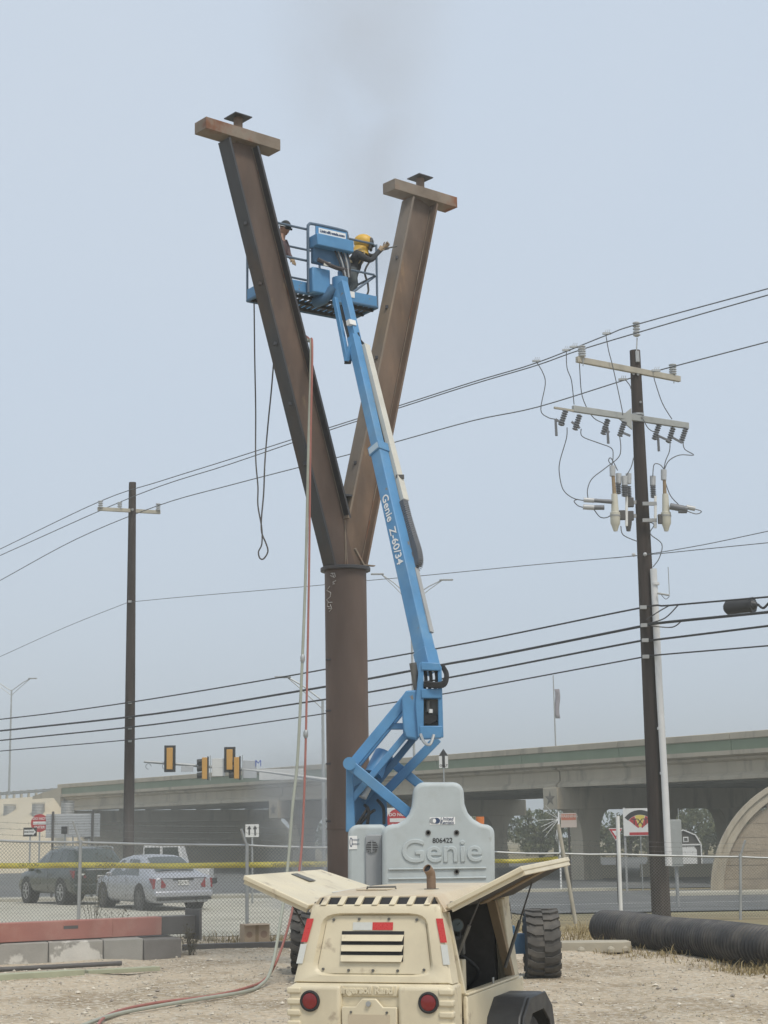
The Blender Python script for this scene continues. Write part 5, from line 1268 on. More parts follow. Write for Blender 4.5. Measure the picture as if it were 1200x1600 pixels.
MB().beam(b0 - bt_ * .02, b0 + bt_ * .28, .245, .225, upb).build('boom_foot', M_blue, lift, True, bev=.01)
tcen = b0.lerp(b1, .385) + bu * .101
text('lettering', 'Genie  Z-60/34', M_white, boom, tcen, -bt_, bs_r, .175, .002, bold=.002, shear=.12, xs=1.12, world=True)
# cream cable tray, chain loop and toothed strip beside the boom
off = bs_r * .22 + bu * .02
tr0, tr1 = LQ(632, 783, 23.75), LQ(571, 540, 24.95)
MB().beam(tr0, tr1, .09, .11, upb).build('cable_tray', M_tray, lift, True, bev=.005)
MB().beam(tr0 + (b0 - tr0).normalized() * 0 - bs_r * .085, tr1 - bs_r * .07, .05, .08, upb).build('tray_backing', M_dgrey, lift, True)
ch = smooth_pts([LQ(629, 784, 23.7), LQ(636, 812, 23.6), LQ(645, 842, 23.45), LQ(651, 862, 23.35), LQ(653, 878, 23.3), LQ(650, 886, 23.3), LQ(645, 882, 23.35), LQ(643, 866, 23.4)], 5)
chn = MB().tube(ch, .035, 6).build('cable_chain', M_dark, lift, True)
for i in range(len(ch) - 1):
    d2 = (ch[i + 1] - ch[i]); 
    for k in (0, .5): MB().beam(ch[i] + d2 * k, ch[i] + d2 * (k + .34), .125, .10, upb).build('chain_link', M_poly, chn, True)
s0, s1 = LQ(650, 888, 23.25), LQ(674, 988, 22.8)
strip = MB().beam(s0, s1, .035, .07, upb).build('chain_guide', M_galvd, lift, True)
for k in range(20): MB().beam(s0.lerp(s1, k / 20) - bs_r * .03, s0.lerp(s1, k / 20 + .025) - bs_r * .03, .05, .05, upb).build('guide_tooth', M_tray, strip, True)
MB().tube(smooth_pts([LQ(559, 520, 25.0), LQ(563, 532, 25.0), LQ(572, 541, 24.95)]), .022, 6).build('hydraulic_hose', M_dark, lift, True)
MB().box(LQ(625, 745, 23.9), (.12, .08, .05)).build('tray_clip', M_dgrey, lift, True)
# jib
j0, j1 = LQ(556, 530, 25.0), LQ(535, 442, 25.35)
jib = MB().beam(j0, j1, .12, .13, upb).build('jib', M_blue, lift, True, bev=.008)
MB().beam(LQ(543, 566, 24.9), LQ(523.5, 466, 25.3), .07, .07, upb).build('jib_link', M_blue, lift, True, bev=.006)
MB().beam(LQ(551, 536, 24.95), LQ(543, 566, 24.9), .06, .10, upb).build('jib_bracket', M_blue, lift, True)
MB().cyl(LQ(538, 566, 24.9), LQ(548, 566, 24.9), .03, n=10).build('pivot_pin', M_dark, lift, True)
MB().beam(LQ(547, 531, 25.05), LQ(533, 478, 25.3), .05, .05, upb).build('jib_cylinder', M_dgrey, lift, True)
MB().beam(LQ(548, 501, 25.0), LQ(549.5, 508.5, 24.99), .075, .142, upb).build('sticker', M_white, jib, True)
# ------------------------------------------------------------------ work platform
PF = 10.45
pa = V(.82, .57, 0).normalized(); pb = V(pa.y, -pa.x, 0)
PO = V(-1.10, 26.16, PF)
def PP(u, v, z): return PO + pa * u + pb * v + V(0, 0, z)
PX = Matrix((pa, pb, V(0, 0, 1))).transposed()
HU, HV = .99, .41
plat = MB()
for (u0, v0, u1, v1) in ((-HU, -HV, HU, -HV), (HU, -HV, HU, HV), (HU, HV, -HU, HV), (-HU, HV, -HU, -HV)): plat.tube([PP(u0, v0, 0), PP(u1, v1, 0)], .026, 8)
plat = plat.build('platform_frame', M_blued, lift, True)
M_grate = mat('floor_grating', (.055, .065, .08), .6, .3, var=.15)
for k in range(19): MB().beam(PP(-HU + .05 + k * .105, -HV, .01), PP(-HU + .05 + k * .105, HV, .01), .062, .012).build('floor_slat', M_grate, plat, True)
for v in (-.28, 0, .28): MB().beam(PP(-HU, v, -.02), PP(HU, v, -.02), .035, .045).build('floor_joist', M_dark, plat, True)
for (u0, v0, u1, v1) in ((-HU, HV, HU, HV), (HU, HV, HU, -HV), (-HU, -HV, HU, -HV), (-HU, -HV, -HU, HV)): MB().beam(PP(u0, v0, .10), PP(u1, v1, .10), .02, .17).build('toe_board', M_blue, lift, True)
M_railp = mat('rail_blue_grey', (.10, .145, .20), .5, var=.1)
for z in (.55, 1.08):
    r_ = .020
    MB().tube([PP(-.36, HV, z), PP(-HU + .06, HV, z), PP(-HU, HV - .06, z), PP(-HU, -HV + .06, z), PP(-HU + .06, -HV, z), PP(HU - .06, -HV, z), PP(HU, -HV + .06, z), PP(HU, HV - .06, z), PP(HU - .06, HV, z), PP(.40, HV, z)], r_, 8).build('guard_rail', M_railp, lift, True)
for (u, v) in ((-HU, HV), (HU, HV), (-HU, -HV), (HU, -HV), (-.4, -HV), (.4, -HV)): MB().tube([PP(u, v, 0), PP(u, v, 1.08)], .019, 8).build('rail_post', M_railp, lift, True)
MB().tube([PP(HU, HV - .05, .55), PP(HU - .55, HV, .12)], .02, 8).build('diagonal_stay', M_railp, lift, True)
# control station on the near side
UC = .0
MB().tube(smooth_pts([PP(UC - .38, HV + .06, .0), PP(UC - .38, HV + .06, 1.0), PP(UC - .36, HV + .06, 1.14), PP(UC - .26, HV + .06, 1.17), PP(UC + .30, HV + .06, 1.17), PP(UC + .37, HV + .06, 1.12), PP(UC + .38, HV + .06, 1.0), PP(UC + .38, HV + .06, .5)], 4), .024, 8).build('station_frame', M_railp, lift, True)
sgn = MB().box(PP(UC + .05, HV + .085, 1.06), (.60, .02, .15), PX).build('sign_panel', M_blue, lift, True)
MB().box(PP(UC + .06, HV + .098, 1.06), (.52, .004, .10), PX).build('sign_plate', M_white, sgn, True)
text('lettering', 'UnitedRentals.com', M_navy, sgn, PP(UC + .06, HV + .103, 1.06), pa, Z, .062, .001, bold=.003, world=True)
MB().box(PP(UC, HV + .16, .84), (.70, .26, .20), PX).build('control_box', M_blue, lift, True, bev=.015)
MB().box(PP(UC - .02, HV + .10, .62), (.62, .10, .26), PX).build('control_shroud', M_blued, lift, True, bev=.02)
MB().tube(smooth_pts([PP(UC - .3, HV + .22, .52), PP(UC, HV + .26, .43), PP(UC + .3, HV + .22, .44)]), .036, 8).build('hose_bundle', mat('scuffed_hose', (.06, .05, .05), .7, var=.2), lift, True)
for k in range(5): MB().tube(smooth_pts([PP(UC + .05 + k * .06, HV + .18, .75), PP(UC + .1 + k * .05, HV + .24, .55), PP(UC + .16 + k * .03, HV + .28, .30)]), .014, 5).build('control_cable', (M_cable, M_galvd)[k % 2], lift, True)
MB().box(PP(UC - .20, HV + .10, .20), (.34, .14, .42), PX).build('rotator_bracket', M_blue, lift, True, bev=.02)
MB().box(PP(UC + .20, HV + .14, .30), (.10, .10, .30), PX).build('rotator_bracket', M_blue, lift, True, bev=.02)
MB().cyl(PP(UC + .12, HV + .22, -.16), PP(UC + .12, HV + .22, .28), .13, n=20).build('rotator', M_blue, lift, True)
MB().tube(smooth_pts([PP(UC - .15, HV - .1, -.08), PP(UC - .1, HV + .08, -.06), PP(UC + .02, HV + .2, .1)]), .09, 10).build('mounting_arm', M_blued, lift, True)
MB().box(PP(HU - .5, HV + .014, .13), (.09, .01, .10), PX).build('sticker', M_white, lift, True)
MB().box(PP(UC - .15, HV + .25, .46), (.12, .03, .07), PX).build('control_tag', M_tray, lift, True)

# ------------------------------------------------------------------ hoses and leads
hg = [at(474, 526, 26.0), at(482, 533, 25.75), at(486, 546, 25.25), at(482, 700, 25.2), at(478, 880, 25.2), at(472, 1040, 25.0), at(465, 1185, 24.8), at(457, 1262, 24.6), at(450, 1350, 24.4), at(439, 1436, 23.9), at(424, 1514, 23.0)]
end = [atz(406, 1540, .07), atz(380, 1550, .06), atz(312, 1561, .06), atz(240, 1573, .06), atz(176, 1586, .06), atz(120, 1606, .06)]
props(MB().tube(smooth_pts(hg + end, 6), .022, 8).build('green_hose', M_hoseg), 'pale green hose hanging from the left arm and trailing over gravel', 'hose')
hr = [at(476, 524, 26.0), at(484, 531, 25.75), at(488, 545, 25.22), at(485, 700, 25.2), at(483, 885, 25.2), at(479, 1100, 24.95), at(475.5, 1235, 24.75), at(470, 1340, 24.5), at(455, 1430, 24.0), at(433, 1500, 23.2)]
end = [atz(414, 1530, .08), atz(386, 1543, .06), atz(330, 1556, .06), atz(250, 1566, .06), atz(190, 1578, .06), atz(160, 1592, .06), atz(150, 1612, .06)]
props(MB().tube(smooth_pts(hr + end, 6), .017, 8).build('red_hose', M_hoser), 'dull red hose hanging beside the green one from the left arm', 'hose')
for (x, y, d) in ((472.5, 1030, 25.0), (477.5, 1148, 24.88)): 
    o = MB().lathe(at(x, y, d) - V(0, 0, .05), (.04, 0, 1), [(0, .022), (.03, .036), (.09, .036), (.12, .022)], 12).build('hose_coupling', M_galv); props(o, ('steel coupling partway down the green hose', 'steel coupling partway down the red hose')[x > 475], 'coupling')
lp_ = [(397, 474), (398, 560), (399.5, 640), (399.5, 715), (403, 760), (403, 790), (409, 825), (409, 850), (404, 862), (406, 872), (412, 873), (418.5, 862), (416, 850), (409, 832), (408.5, 810), (412, 770), (414, 720), (419, 660), (424, 610), (428, 560)]
props(MB().tube(smooth_pts([at(x, y, 25.95 - .3 * (y > 700)) for x, y in lp_], 5), .012, 6).build('slack_cable', M_dgrey), 'thin slack cable looping down from the platform left of the column', 'cable')
MB().box(PP(-HU - .03, .1, .22), (.08, .1, .16), PX).build('outlet_box', M_galvd, lift, True)
# ------------------------------------------------------------------ towable air compressor
cp_ = thing('air_compressor', 'tan towable air compressor with both side doors raised', 'air compressor', (-.15, 12.0, 0), math.radians(-18))
def cb_(name, m, x0, x1, y0, y1, z0, z1, bev=0.0, par=None, seg=2): return MB().bb(x0, x1, y0, y1, z0, z1).build(name, m, par or cp_, bev=bev, seg=seg)
def taper(name, m, zb, zt, ub, ut, vb, vt, dv, bev=0, par=None, ub0=None, ut0=None):
    # panel standing on the rear face: bottom edge ub0..ub at vb, top edge ut0..ut at vt, thickness dv
    ub0 = -ub if ub0 is None else ub0; ut0 = -ut if ut0 is None else ut0
    return MB().hexa([V(ub0, vb, zb), V(ub, vb, zb), V(ub, vb + dv, zb), V(ub0, vb + dv, zb), V(ut0, vt, zt), V(ut, vt, zt), V(ut, vt + dv, zt), V(ut0, vt + dv, zt)]).build(name, m, par or cp_, bev=bev)
def vz(z): return .02 + (z - .95) / (1.50 - .95) * .11      # rear face slope
# rear shell: bezel of four pieces round a recessed panel
def ring_bezel():
    # one moulded frame: outer trapezoid, rounded inner opening, turned-in reveal
    Oz0, Oz1 = .972, 1.50
    def outer(a):                     # walk the trapezoid by angle-like parameter 0..1
        c = [(-.580, Oz0), (.580, Oz0), (.470, Oz1), (-.470, Oz1)]
        e = a * 4; i = int(e) % 4; f = e - int(e); p, q = c[i], c[(i + 1) % 4]; return (p[0] + (q[0] - p[0]) * f, p[1] + (q[1] - p[1]) * f)
    def inner(a):
        c = [(-.425, 1.028), (.425, 1.028), (.362, 1.428), (-.362, 1.428)]
        e = a * 4; i = int(e) % 4; f = e - int(e); p, q = c[i], c[(i + 1) % 4]
        x, z = p[0] + (q[0] - p[0]) * f, p[1] + (q[1] - p[1]) * f
        r = .18; g = min(f, 1 - f)
        if g < r:                      # round the corner toward the centre
            k = (1 - g / r) ** 2 * .045; d = V(0 - x, 1.23 - z, 0).normalized(); x += d.x * k; z += d.y * k
        return (x, z)
    N = 48; mb = MB()
    loops = []
    for nm in range(5):
        lp2 = []
        for k in range(N):
            o, i_ = outer(k / N), inner(k / N)
            if nm == 0: u, z, dv = o[0], o[1], .17
            elif nm == 1: u, z, dv = o[0], o[1], .012
            elif nm == 2: u, z, dv = o[0] + (i_[0] - o[0]) * .14, o[1] + (i_[1] - o[1]) * .14, 0
            elif nm == 3: u, z, dv = o[0] + (i_[0] - o[0]) * .82, o[1] + (i_[1] - o[1]) * .82, 0
            else: u, z, dv = i_[0], i_[1], .034
            lp2.append(V(u, vz(z) + dv, z))
        loops.append(lp2)
    for lp2 in loops: mb.v += lp2
    for a in range(4):
        mb.f += [(a * N + k, a * N + (k + 1) % N, (a + 1) * N + (k + 1) % N, (a + 1) * N + k) for k in range(N)]
    return mb.build('rear_bezel', M_tan, cp_, smooth=50)
rear = ring_bezel()
pan = taper('louvre_panel', M_tan, 1.030, 1.426, .423, .360, vz(1.037) + .028, vz(1.423) + .028, .05, .006)
def on_rear(u, z, off=0.0): return V(u, vz(z) + .028 - off, z)
# louvre opening: solid fill coloured dark as shade, behind slanting blades
lo = MB().hexa([on_rear(-.245, 1.115, .003), on_rear(.215, 1.115, .003), on_rear(.215, 1.115, -.04), on_rear(-.245, 1.115, -.04), on_rear(-.245, 1.318, .003), on_rear(.215, 1.318, .003), on_rear(.215, 1.318, -.04), on_rear(-.245, 1.318, -.04)]).build('louvre_shade_fill', M_dark, cp_)
for k in range(3):
    zt = 1.318 - k * .0685
    MB().hexa([on_rear(-.238, zt - .066, .022), on_rear(.208, zt - .066, .022), on_rear(.208, zt - .062, .020), on_rear(-.238, zt - .062, .020), on_rear(-.245, zt - .026, .004), on_rear(.215, zt - .026, .004), on_rear(.215, zt - .022, .002), on_rear(-.245, zt - .022, .002)]).build('louvre_blade', M_tan, lo)
def rtape(u0, u1, z0, z1, m, off=.004, slope=0): 
    return MB().quad(on_rear(u0, z0, off), on_rear(u1, z0, off), on_rear(u1 + slope, z1, off), on_rear(u0 + slope, z1, off)).build('reflective_tape', m, cp_, smooth=0)
rtape(-.165, -.02, 1.325, 1.378, M_whref); rtape(-.0195, .132, 1.325, 1.378, M_redref)
for s_ in (-1, 1):
    MB().quad(*[on_rear(s_ * u, z, .034) for u, z in ((.490, 1.245), (.538, 1.245), (.502, 1.405), (.452, 1.405))]).build('reflective_tape', M_redref, cp_, smooth=0)
    MB().quad(*[on_rear(s_ * u, z, .034) for u, z in ((.516, 1.100), (.564, 1.100), (.540, 1.232), (.492, 1.232))]).build('reflective_tape', M_whref, cp_, smooth=0)
for (u, z) in ((-.31, 1.395), (-.12, 1.40), (.10, 1.40), (.305, 1.395), (-.37, 1.062), (-.18, 1.055), (.18, 1.055), (.37, 1.062), (.0, 1.055)):
    MB().cyl(on_rear(u, z, 0), on_rear(u, z, .01), .010, n=8).build('panel_bolt', M_mid, pan)
# vent slots along the rear top edge: solid strip coloured dark as shade
st_ = MB().hexa([V(-.44, .15, 1.485), V(.44, .15, 1.485), V(.44, .22, 1.47), V(-.44, .22, 1.47), V(-.42, .20, 1.545), V(.42, .20, 1.545), V(.42, .27, 1.53), V(-.42, .27, 1.53)]).build('vent_shade_fill', M_dark, cp_)
for k in range(7):
    u = -.385 + k * .1283
    MB().hexa([V(u - .026, .122, 1.498), V(u + .018, .122, 1.498), V(u + .018, .16, 1.49), V(u - .026, .16, 1.49), V(u - .012, .190, 1.556), V(u + .032, .190, 1.556), V(u + .032, .23, 1.548), V(u - .012, .23, 1.548)]).build('vent_rib', M_tan, st_, bev=.004)
# roof with bent shoulders
rf = MB(); sec = [(-.515, 1.450), (-.44, 1.548), (-.40, 1.558), (.40, 1.558), (.44, 1.548), (.515, 1.450), (.49, 1.44), (.42, 1.53), (-.42, 1.53), (-.49, 1.44)]
k = len(sec)
for v_, dz, sh in ((.16, 0, .0), (.55, .022, .0), (1.3, .035, 0), (1.97, .03, 0)): rf.v += [V(u, v_ + (.045 if abs(u) < .45 and v_ < .2 else 0), z + dz) for u, z in sec]
for i in range(3): rf.f += [(i * k + j, i * k + (j + 1) % k, (i + 1) * k + (j + 1) % k, (i + 1) * k + j) for j in range(k)]
rf.f += [tuple(range(k)), tuple(range(4 * k - 1, 3 * k - 1, -1))]
roof = rf.build('roof', M_tanr, cp_, bev=.006)
MB().tube([V(-.20, .55, 1.59), V(-.20, .55, 1.605), V(.02, .55, 1.607), V(.02, .55, 1.59)], .008, 6).build('lifting_eye_cover', M_mid, roof)
MB().bb(-.30, -.06, .58, 1.0, 1.583, 1.590).build('roof_hatch', M_tanr, roof, bev=.003)
ex = MB().tube(smooth_pts([V(.24, .72, 1.56), V(.24, .72, 1.66), V(.238, .71, 1.70), V(.225, .67, 1.735)], 4), .034, 16, False).build('exhaust_pipe', M_exh, cp_)
ex.modifiers.new('thick', 'SOLIDIFY').thickness = .004
MB().cyl(V(.233, .695, 1.718), V(.228, .682, 1.729), .029, n=16).build('exhaust_bore', M_dark, ex)
MB().lathe((.24, .72, 1.575), (0, 0, 1), [(0, .055), (.012, .055)], 18).build('exhaust_collar', M_mid, ex)
# lower rear with lamp bosses
low = cb_('rear_skirt', M_tan, -.588, .588, .0, .26, .42, .970, .03, seg=3)
for s_ in (-1, 1):
    x0, x1 = sorted((s_ * .205, s_ * .592))
    bs_ = cb_('lamp_boss', M_tan, x0, x1, -.035, .05, .655, .962, .03, seg=4)
    for z in (.70, .775, .85, .925):
        q0, q1 = sorted((s_ * .500, s_ * .604)); cb_('boss_rib', M_tan, q0, q1, -.046, .03, z - .022, z + .022, .012, bs_, 3)
    lr = MB().lathe((s_ * .430, -.036, .855), (0, -1, 0), [(0, .072), (.012, .072), (.016, .060), (.010, .054)], 28).build('lamp_bezel', M_rub, bs_)
    MB().lathe((s_ * .430, -.044, .855), (0, -1, 0), [(0, .055), (.006, .053), (.010, .035), (.011, .001)], 28).build('lamp_lens', M_lens, lr)
cb_('centre_skirt', M_tan, -.203, .203, -.012, .02, .885, .968, .012)
text('embossed_lettering', 'Ingersoll Rand', M_tan, cp_, V(-.02, -.0135, .928), X, Z, .066, .006, bold=.002, bevel=.002)
lk = MB().prism([(-.20, -.16), (.20, -.16), (.20, .0), (.10, .0), (.05, .055), (-.05, .055), (-.10, .0), (-.20, .0)], (0, -.006, .82), X, Z, .03, (0, -1, 0)).build('hitch_plate', M_tan, cp_, bev=.006)
MB().cyl((0, -.04, .842), (0, -.052, .842), .018, n=14).build('latch_bolt', M_galv, lk)
for u in (-.13, .13): MB().cyl((u, -.036, .785), (u, -.044, .785), .009, n=8).build('panel_bolt', M_mid, lk)
MB().bb(-.15, .15, -.040, -.037, .67, .77).build('faded_decal', M_tanr, lk)
# side sills, front bulkhead, floor, door frames
for s_ in (-1, 1):
    x0, x1 = sorted((s_ * .585, s_ * .622))
    sill = cb_('side_sill', M_tan, x0, x1, .262, 1.92, .42, .875, .012)
    cb_('sill_lip', M_tan, *sorted((s_ * .56, s_ * .628)), .262, 1.76, .876, .892, .004, sill)
    cb_('hasp', M_galv, *sorted((s_ * .60, s_ * .612)), 1.02, 1.05, .892, .935, .003, sill)
    MB().hexa([V(s_ * .575, .24, .892), V(s_ * .610, .24, .892), V(s_ * .610, .275, .892), V(s_ * .575, .275, .892), V(s_ * .468, .26, 1.44), V(s_ * .498, .26, 1.44), V(s_ * .498, .295, 1.44), V(s_ * .468, .295, 1.44)]).build('door_jamb', M_tan, cp_)
    MB().hexa([V(s_ * .52, 1.78, .42), V(s_ * .622, 1.78, .42), V(s_ * .622, 1.97, .42), V(s_ * .52, 1.97, .42), V(s_ * .40, 1.76, 1.47), V(s_ * .508, 1.76, 1.47), V(s_ * .508, 1.97, 1.47), V(s_ * .40, 1.97, 1.47)]).build('front_pillar', M_tan, cp_, bev=.01)
    MB().hexa([V(s_ * .53, 1.70, .892), V(s_ * .59, 1.70, .892), V(s_ * .59, 1.775, .892), V(s_ * .53, 1.775, .892), V(s_ * .40, 1.68, 1.46), V(s_ * .47, 1.68, 1.46), V(s_ * .47, 1.755, 1.46), V(s_ * .40, 1.755, 1.46)]).build('door_seal', M_brown, cp_)
cb_('front_bulkhead', M_tan, -.519, .519, 1.80, 1.95, .42, 1.50, .01)
cb_('floor_pan', M_dark, -.58, .58, .265, 1.80, .42, .50)
# engine bay
cb_('engine_block', M_dark, -.30, .22, .85, 1.55, .50, 1.12, .04)
cb_('cylinder_head', M_mid, -.22, .12, .9, 1.5, 1.12, 1.26, .03)
MB().cyl((-.1, .42, .88), (-.1, .78, .88), .26, n=24).build('separator_tank', M_mid, cp_)
cb_('radiator', M_dark, -.45, .45, .30, .36, .52, 1.40, .01)
cb_('radiator_side_tank', M_tan, .40, .50, .30, .50, .55, 1.16, .01); cb_('control_box', M_tan, .46, .53, .50, .58, .70, 1.10, .008)
cb_('acoustic_liner', M_foam, -.45, .45, 1.70, 1.79, .52, 1.46)
cb_('centre_baffle', M_foam, -.46, -.43, .4, 1.7, .52, 1.42)
MB().cyl((.05, .55, 1.34), (.05, 1.2, 1.34), .10, n=20).build('muffler', M_mid, cp_)
ga_ = MB().cyl((.30, 1.18, 1.30), (.305, 1.165, 1.30), .05, n=24).build('gauge', M_mid, cp_); MB().cyl((.305, 1.164, 1.30), (.306, 1.160, 1.30), .043, n=24).build('gauge_dial', M_gauge, ga_); MB().beam((.306, 1.158, 1.30), (.33, 1.158, 1.32), .005, .003).build('gauge_needle', M_dark, ga_)
cb_('oil_cooler', M_mid, .16, .34, 1.2, 1.26, 1.08, 1.22, .01); cb_('fuel_filter', M_gauge, .22, .29, 1.0, 1.06, 1.12, 1.22, .02); cb_('fuse_card', M_tray, .16, .27, .70, .72, 1.20, 1.235, .004)
MB().cyl((.26, 1.05, .9), (.26, 1.05, 1.12), .045, n=16).build('oil_filter', M_mid, cp_)
for pts in ([(.1, .5, 1.2), (.28, .8, 1.0), (.3, 1.1, .9), (.1, 1.4, 1.0)], [(.0, .5, 1.1), (.3, .6, .85), (.33, 1.0, .72), (.2, 1.3, .6)], [(.2, .6, 1.35), (.36, .9, 1.22), (.28, 1.3, 1.25)], [(.25, 1.3, 1.1), (.38, 1.45, .95), (.25, 1.6, .8)], [(.38, .55, 1.05), (.42, .8, .75), (.4, 1.1, .6), (.3, 1.5, .56)]):
    MB().tube(smooth_pts([V(*p) for p in pts], 5), rnd(.014, .026), 8).build('engine_hose', M_rub, cp_)
for k in range(6): cb_('manifold_runner', M_mid, .12, .20, .92 + k * .1, .98 + k * .1, 1.13, 1.20, .01)
# raised doors, hinged along the roof shoulders
for s_ in (-1, 1):
    h0, h1 = V(s_ * .525, .17, 1.462), V(s_ * .525, 1.96, 1.49)
    o0, o1 = (V(1.06, .22, 1.72), V(1.06, 1.78, 1.755)) if s_ > 0 else (V(-1.04, .20, 1.675), V(-1.04, 1.80, 1.675))
    nn_ = (o0 - h0).cross(h1 - h0).normalized(); nn_ = nn_ if nn_.z > 0 else -nn_
    th = .038
    dr = MB().hexa([h0, h1, o1, o0, h0 + nn_ * th, h1 + nn_ * th, o1 + nn_ * th, o0 + nn_ * th]).build('side_door', M_tan, cp_, bev=.008)
    def dp(a, b, n_): return h0.lerp(h1, b).lerp(o0.lerp(o1, b), a) + nn_ * n_
    MB().hexa([dp(.06, .03, -.012), dp(.06, .97, -.012), dp(.95, .97, -.012), dp(.95, .03, -.012), dp(.06, .03, -.002), dp(.06, .97, -.002), dp(.95, .97, -.002), dp(.95, .03, -.002)]).build('foam_liner', M_foam, dr)
    MB().hexa([dp(.05, .40, -.024), dp(.05, .52, -.024), dp(.94, .52, -.024), dp(.94, .40, -.024), dp(.05, .40, -.013), dp(.05, .52, -.013), dp(.94, .52, -.013), dp(.94, .40, -.013)]).build('stiffener_strip', M_brown, dr)
    for a, b in (((.02, .02), (.98, .02)), ((.97, .02), (.97, .98))): MB().beam(dp(*a, -.012), dp(*b, -.012), .02, .03, nn_).build('door_flange', M_tan, dr)
    MB().hexa([dp(.62, .50, th + .001), dp(.62, .58, th + .001), dp(.90, .58, th + .001), dp(.90, .50, th + .001), dp(.62, .50, th + .006), dp(.62, .58, th + .006), dp(.90, .58, th + .006), dp(.90, .50, th + .006)]).build('latch_recess', M_mid, dr)
    for k in range(4): MB().hexa([dp(.10 + k * .035, .45, th + .001), dp(.10 + k * .035, .75, th + .001), dp(.12 + k * .035, .75, th + .001), dp(.12 + k * .035, .45, th + .001), dp(.10 + k * .035, .45, th + .003), dp(.10 + k * .035, .75, th + .003), dp(.12 + k * .035, .75, th + .003), dp(.12 + k * .035, .45, th + .003)]).build('door_decal', M_whref, dr)
    for b in (.10, .36, .64, .90):
        c_ = h0.lerp(h1, b) + nn_ * (th + .004); MB().tube([c_ - V(0, .05, 0), c_ + V(0, .05, 0)], .010, 8).build('hinge', M_mid, dr)
    for b, zf, uf in ((.06, 1.10, .50), (.80, .96, .555)):
        f = V(s_ * uf, .17 + b * 1.79 + (.12 if b < .5 else .0), zf); g2 = dp(.36 if b < .5 else .50, b + .02, -.014)
        MB().tube([f, f.lerp(g2, .55)], .014, 8).build('gas_strut', M_mid, cp_); MB().tube([f.lerp(g2, .5), g2], .007, 6).build('strut_rod', M_dgrey, cp_)
# fenders and wheels
for s_ in (-1, 1):
    pf = [(v + .42, z) for v, z in ((.18, .30), (.36, .68), (.56, .80), (1.06, .80), (1.28, .68), (1.44, .30), (1.37, .30), (1.22, .63), (1.02, .74), (.60, .74), (.42, .63), (.25, .30))]
    x0 = s_ * .605
    fd = MB().prism([(v, z) for v, z in pf], (x0, 0, 0), (0, 1, 0), (0, 0, 1), .27, (s_, 0, 0)).build('fender', M_fend, cp_, bev=.02, seg=3)
    lip = [(v + .42, z) for v, z in ((.18, .30), (.36, .68), (.56, .80), (1.06, .80), (1.28, .68), (1.44, .30), (1.30, .30), (1.17, .58), (.99, .68), (.63, .68), (.47, .58), (.32, .30))]
    MB().prism(lip, (x0 + s_ * .271, 0, 0), (0, 1, 0), (0, 0, 1), .02, (s_, 0, 0)).build('fender_lip', M_fend, fd, bev=.006)
    wl = MB().lathe((s_ * .64, 1.23, .335), (s_, 0, 0), [(0, .2), (0, .30), (.03, .335), (.17, .335), (.205, .30), (.205, .21), (.19, .19)], 36).build('wheel', M_rub, cp_)
    MB().lathe((s_ * .80, 1.23, .335), (s_, 0, 0), [(0, .19), (.02, .18), (.0, .10), (.03, .07), (.05, .05)], 24).build('rim', M_white, wl)
cb_('axle', M_dark, -.85, .85, 1.18, 1.28, .29, .38)
cb_('chassis_rail', M_dark, -.42, -.34, .1, 3.0, .36, .43); cb_('chassis_rail', M_dark, .34, .42, .1, 3.0, .36, .43)
MB().tube([V(0, 2.6, .40), V(0, 3.3, .42)], .04, 8).build('drawbar', M_dark, cp_); MB().cyl((0, 3.0, .0), (0, 3.0, .5), .03, n=10).build('jack_stand', M_dark, cp_)
cb_('drawbar_bridge', M_dark, -.38, .38, 2.5, 2.65, .36, .43)
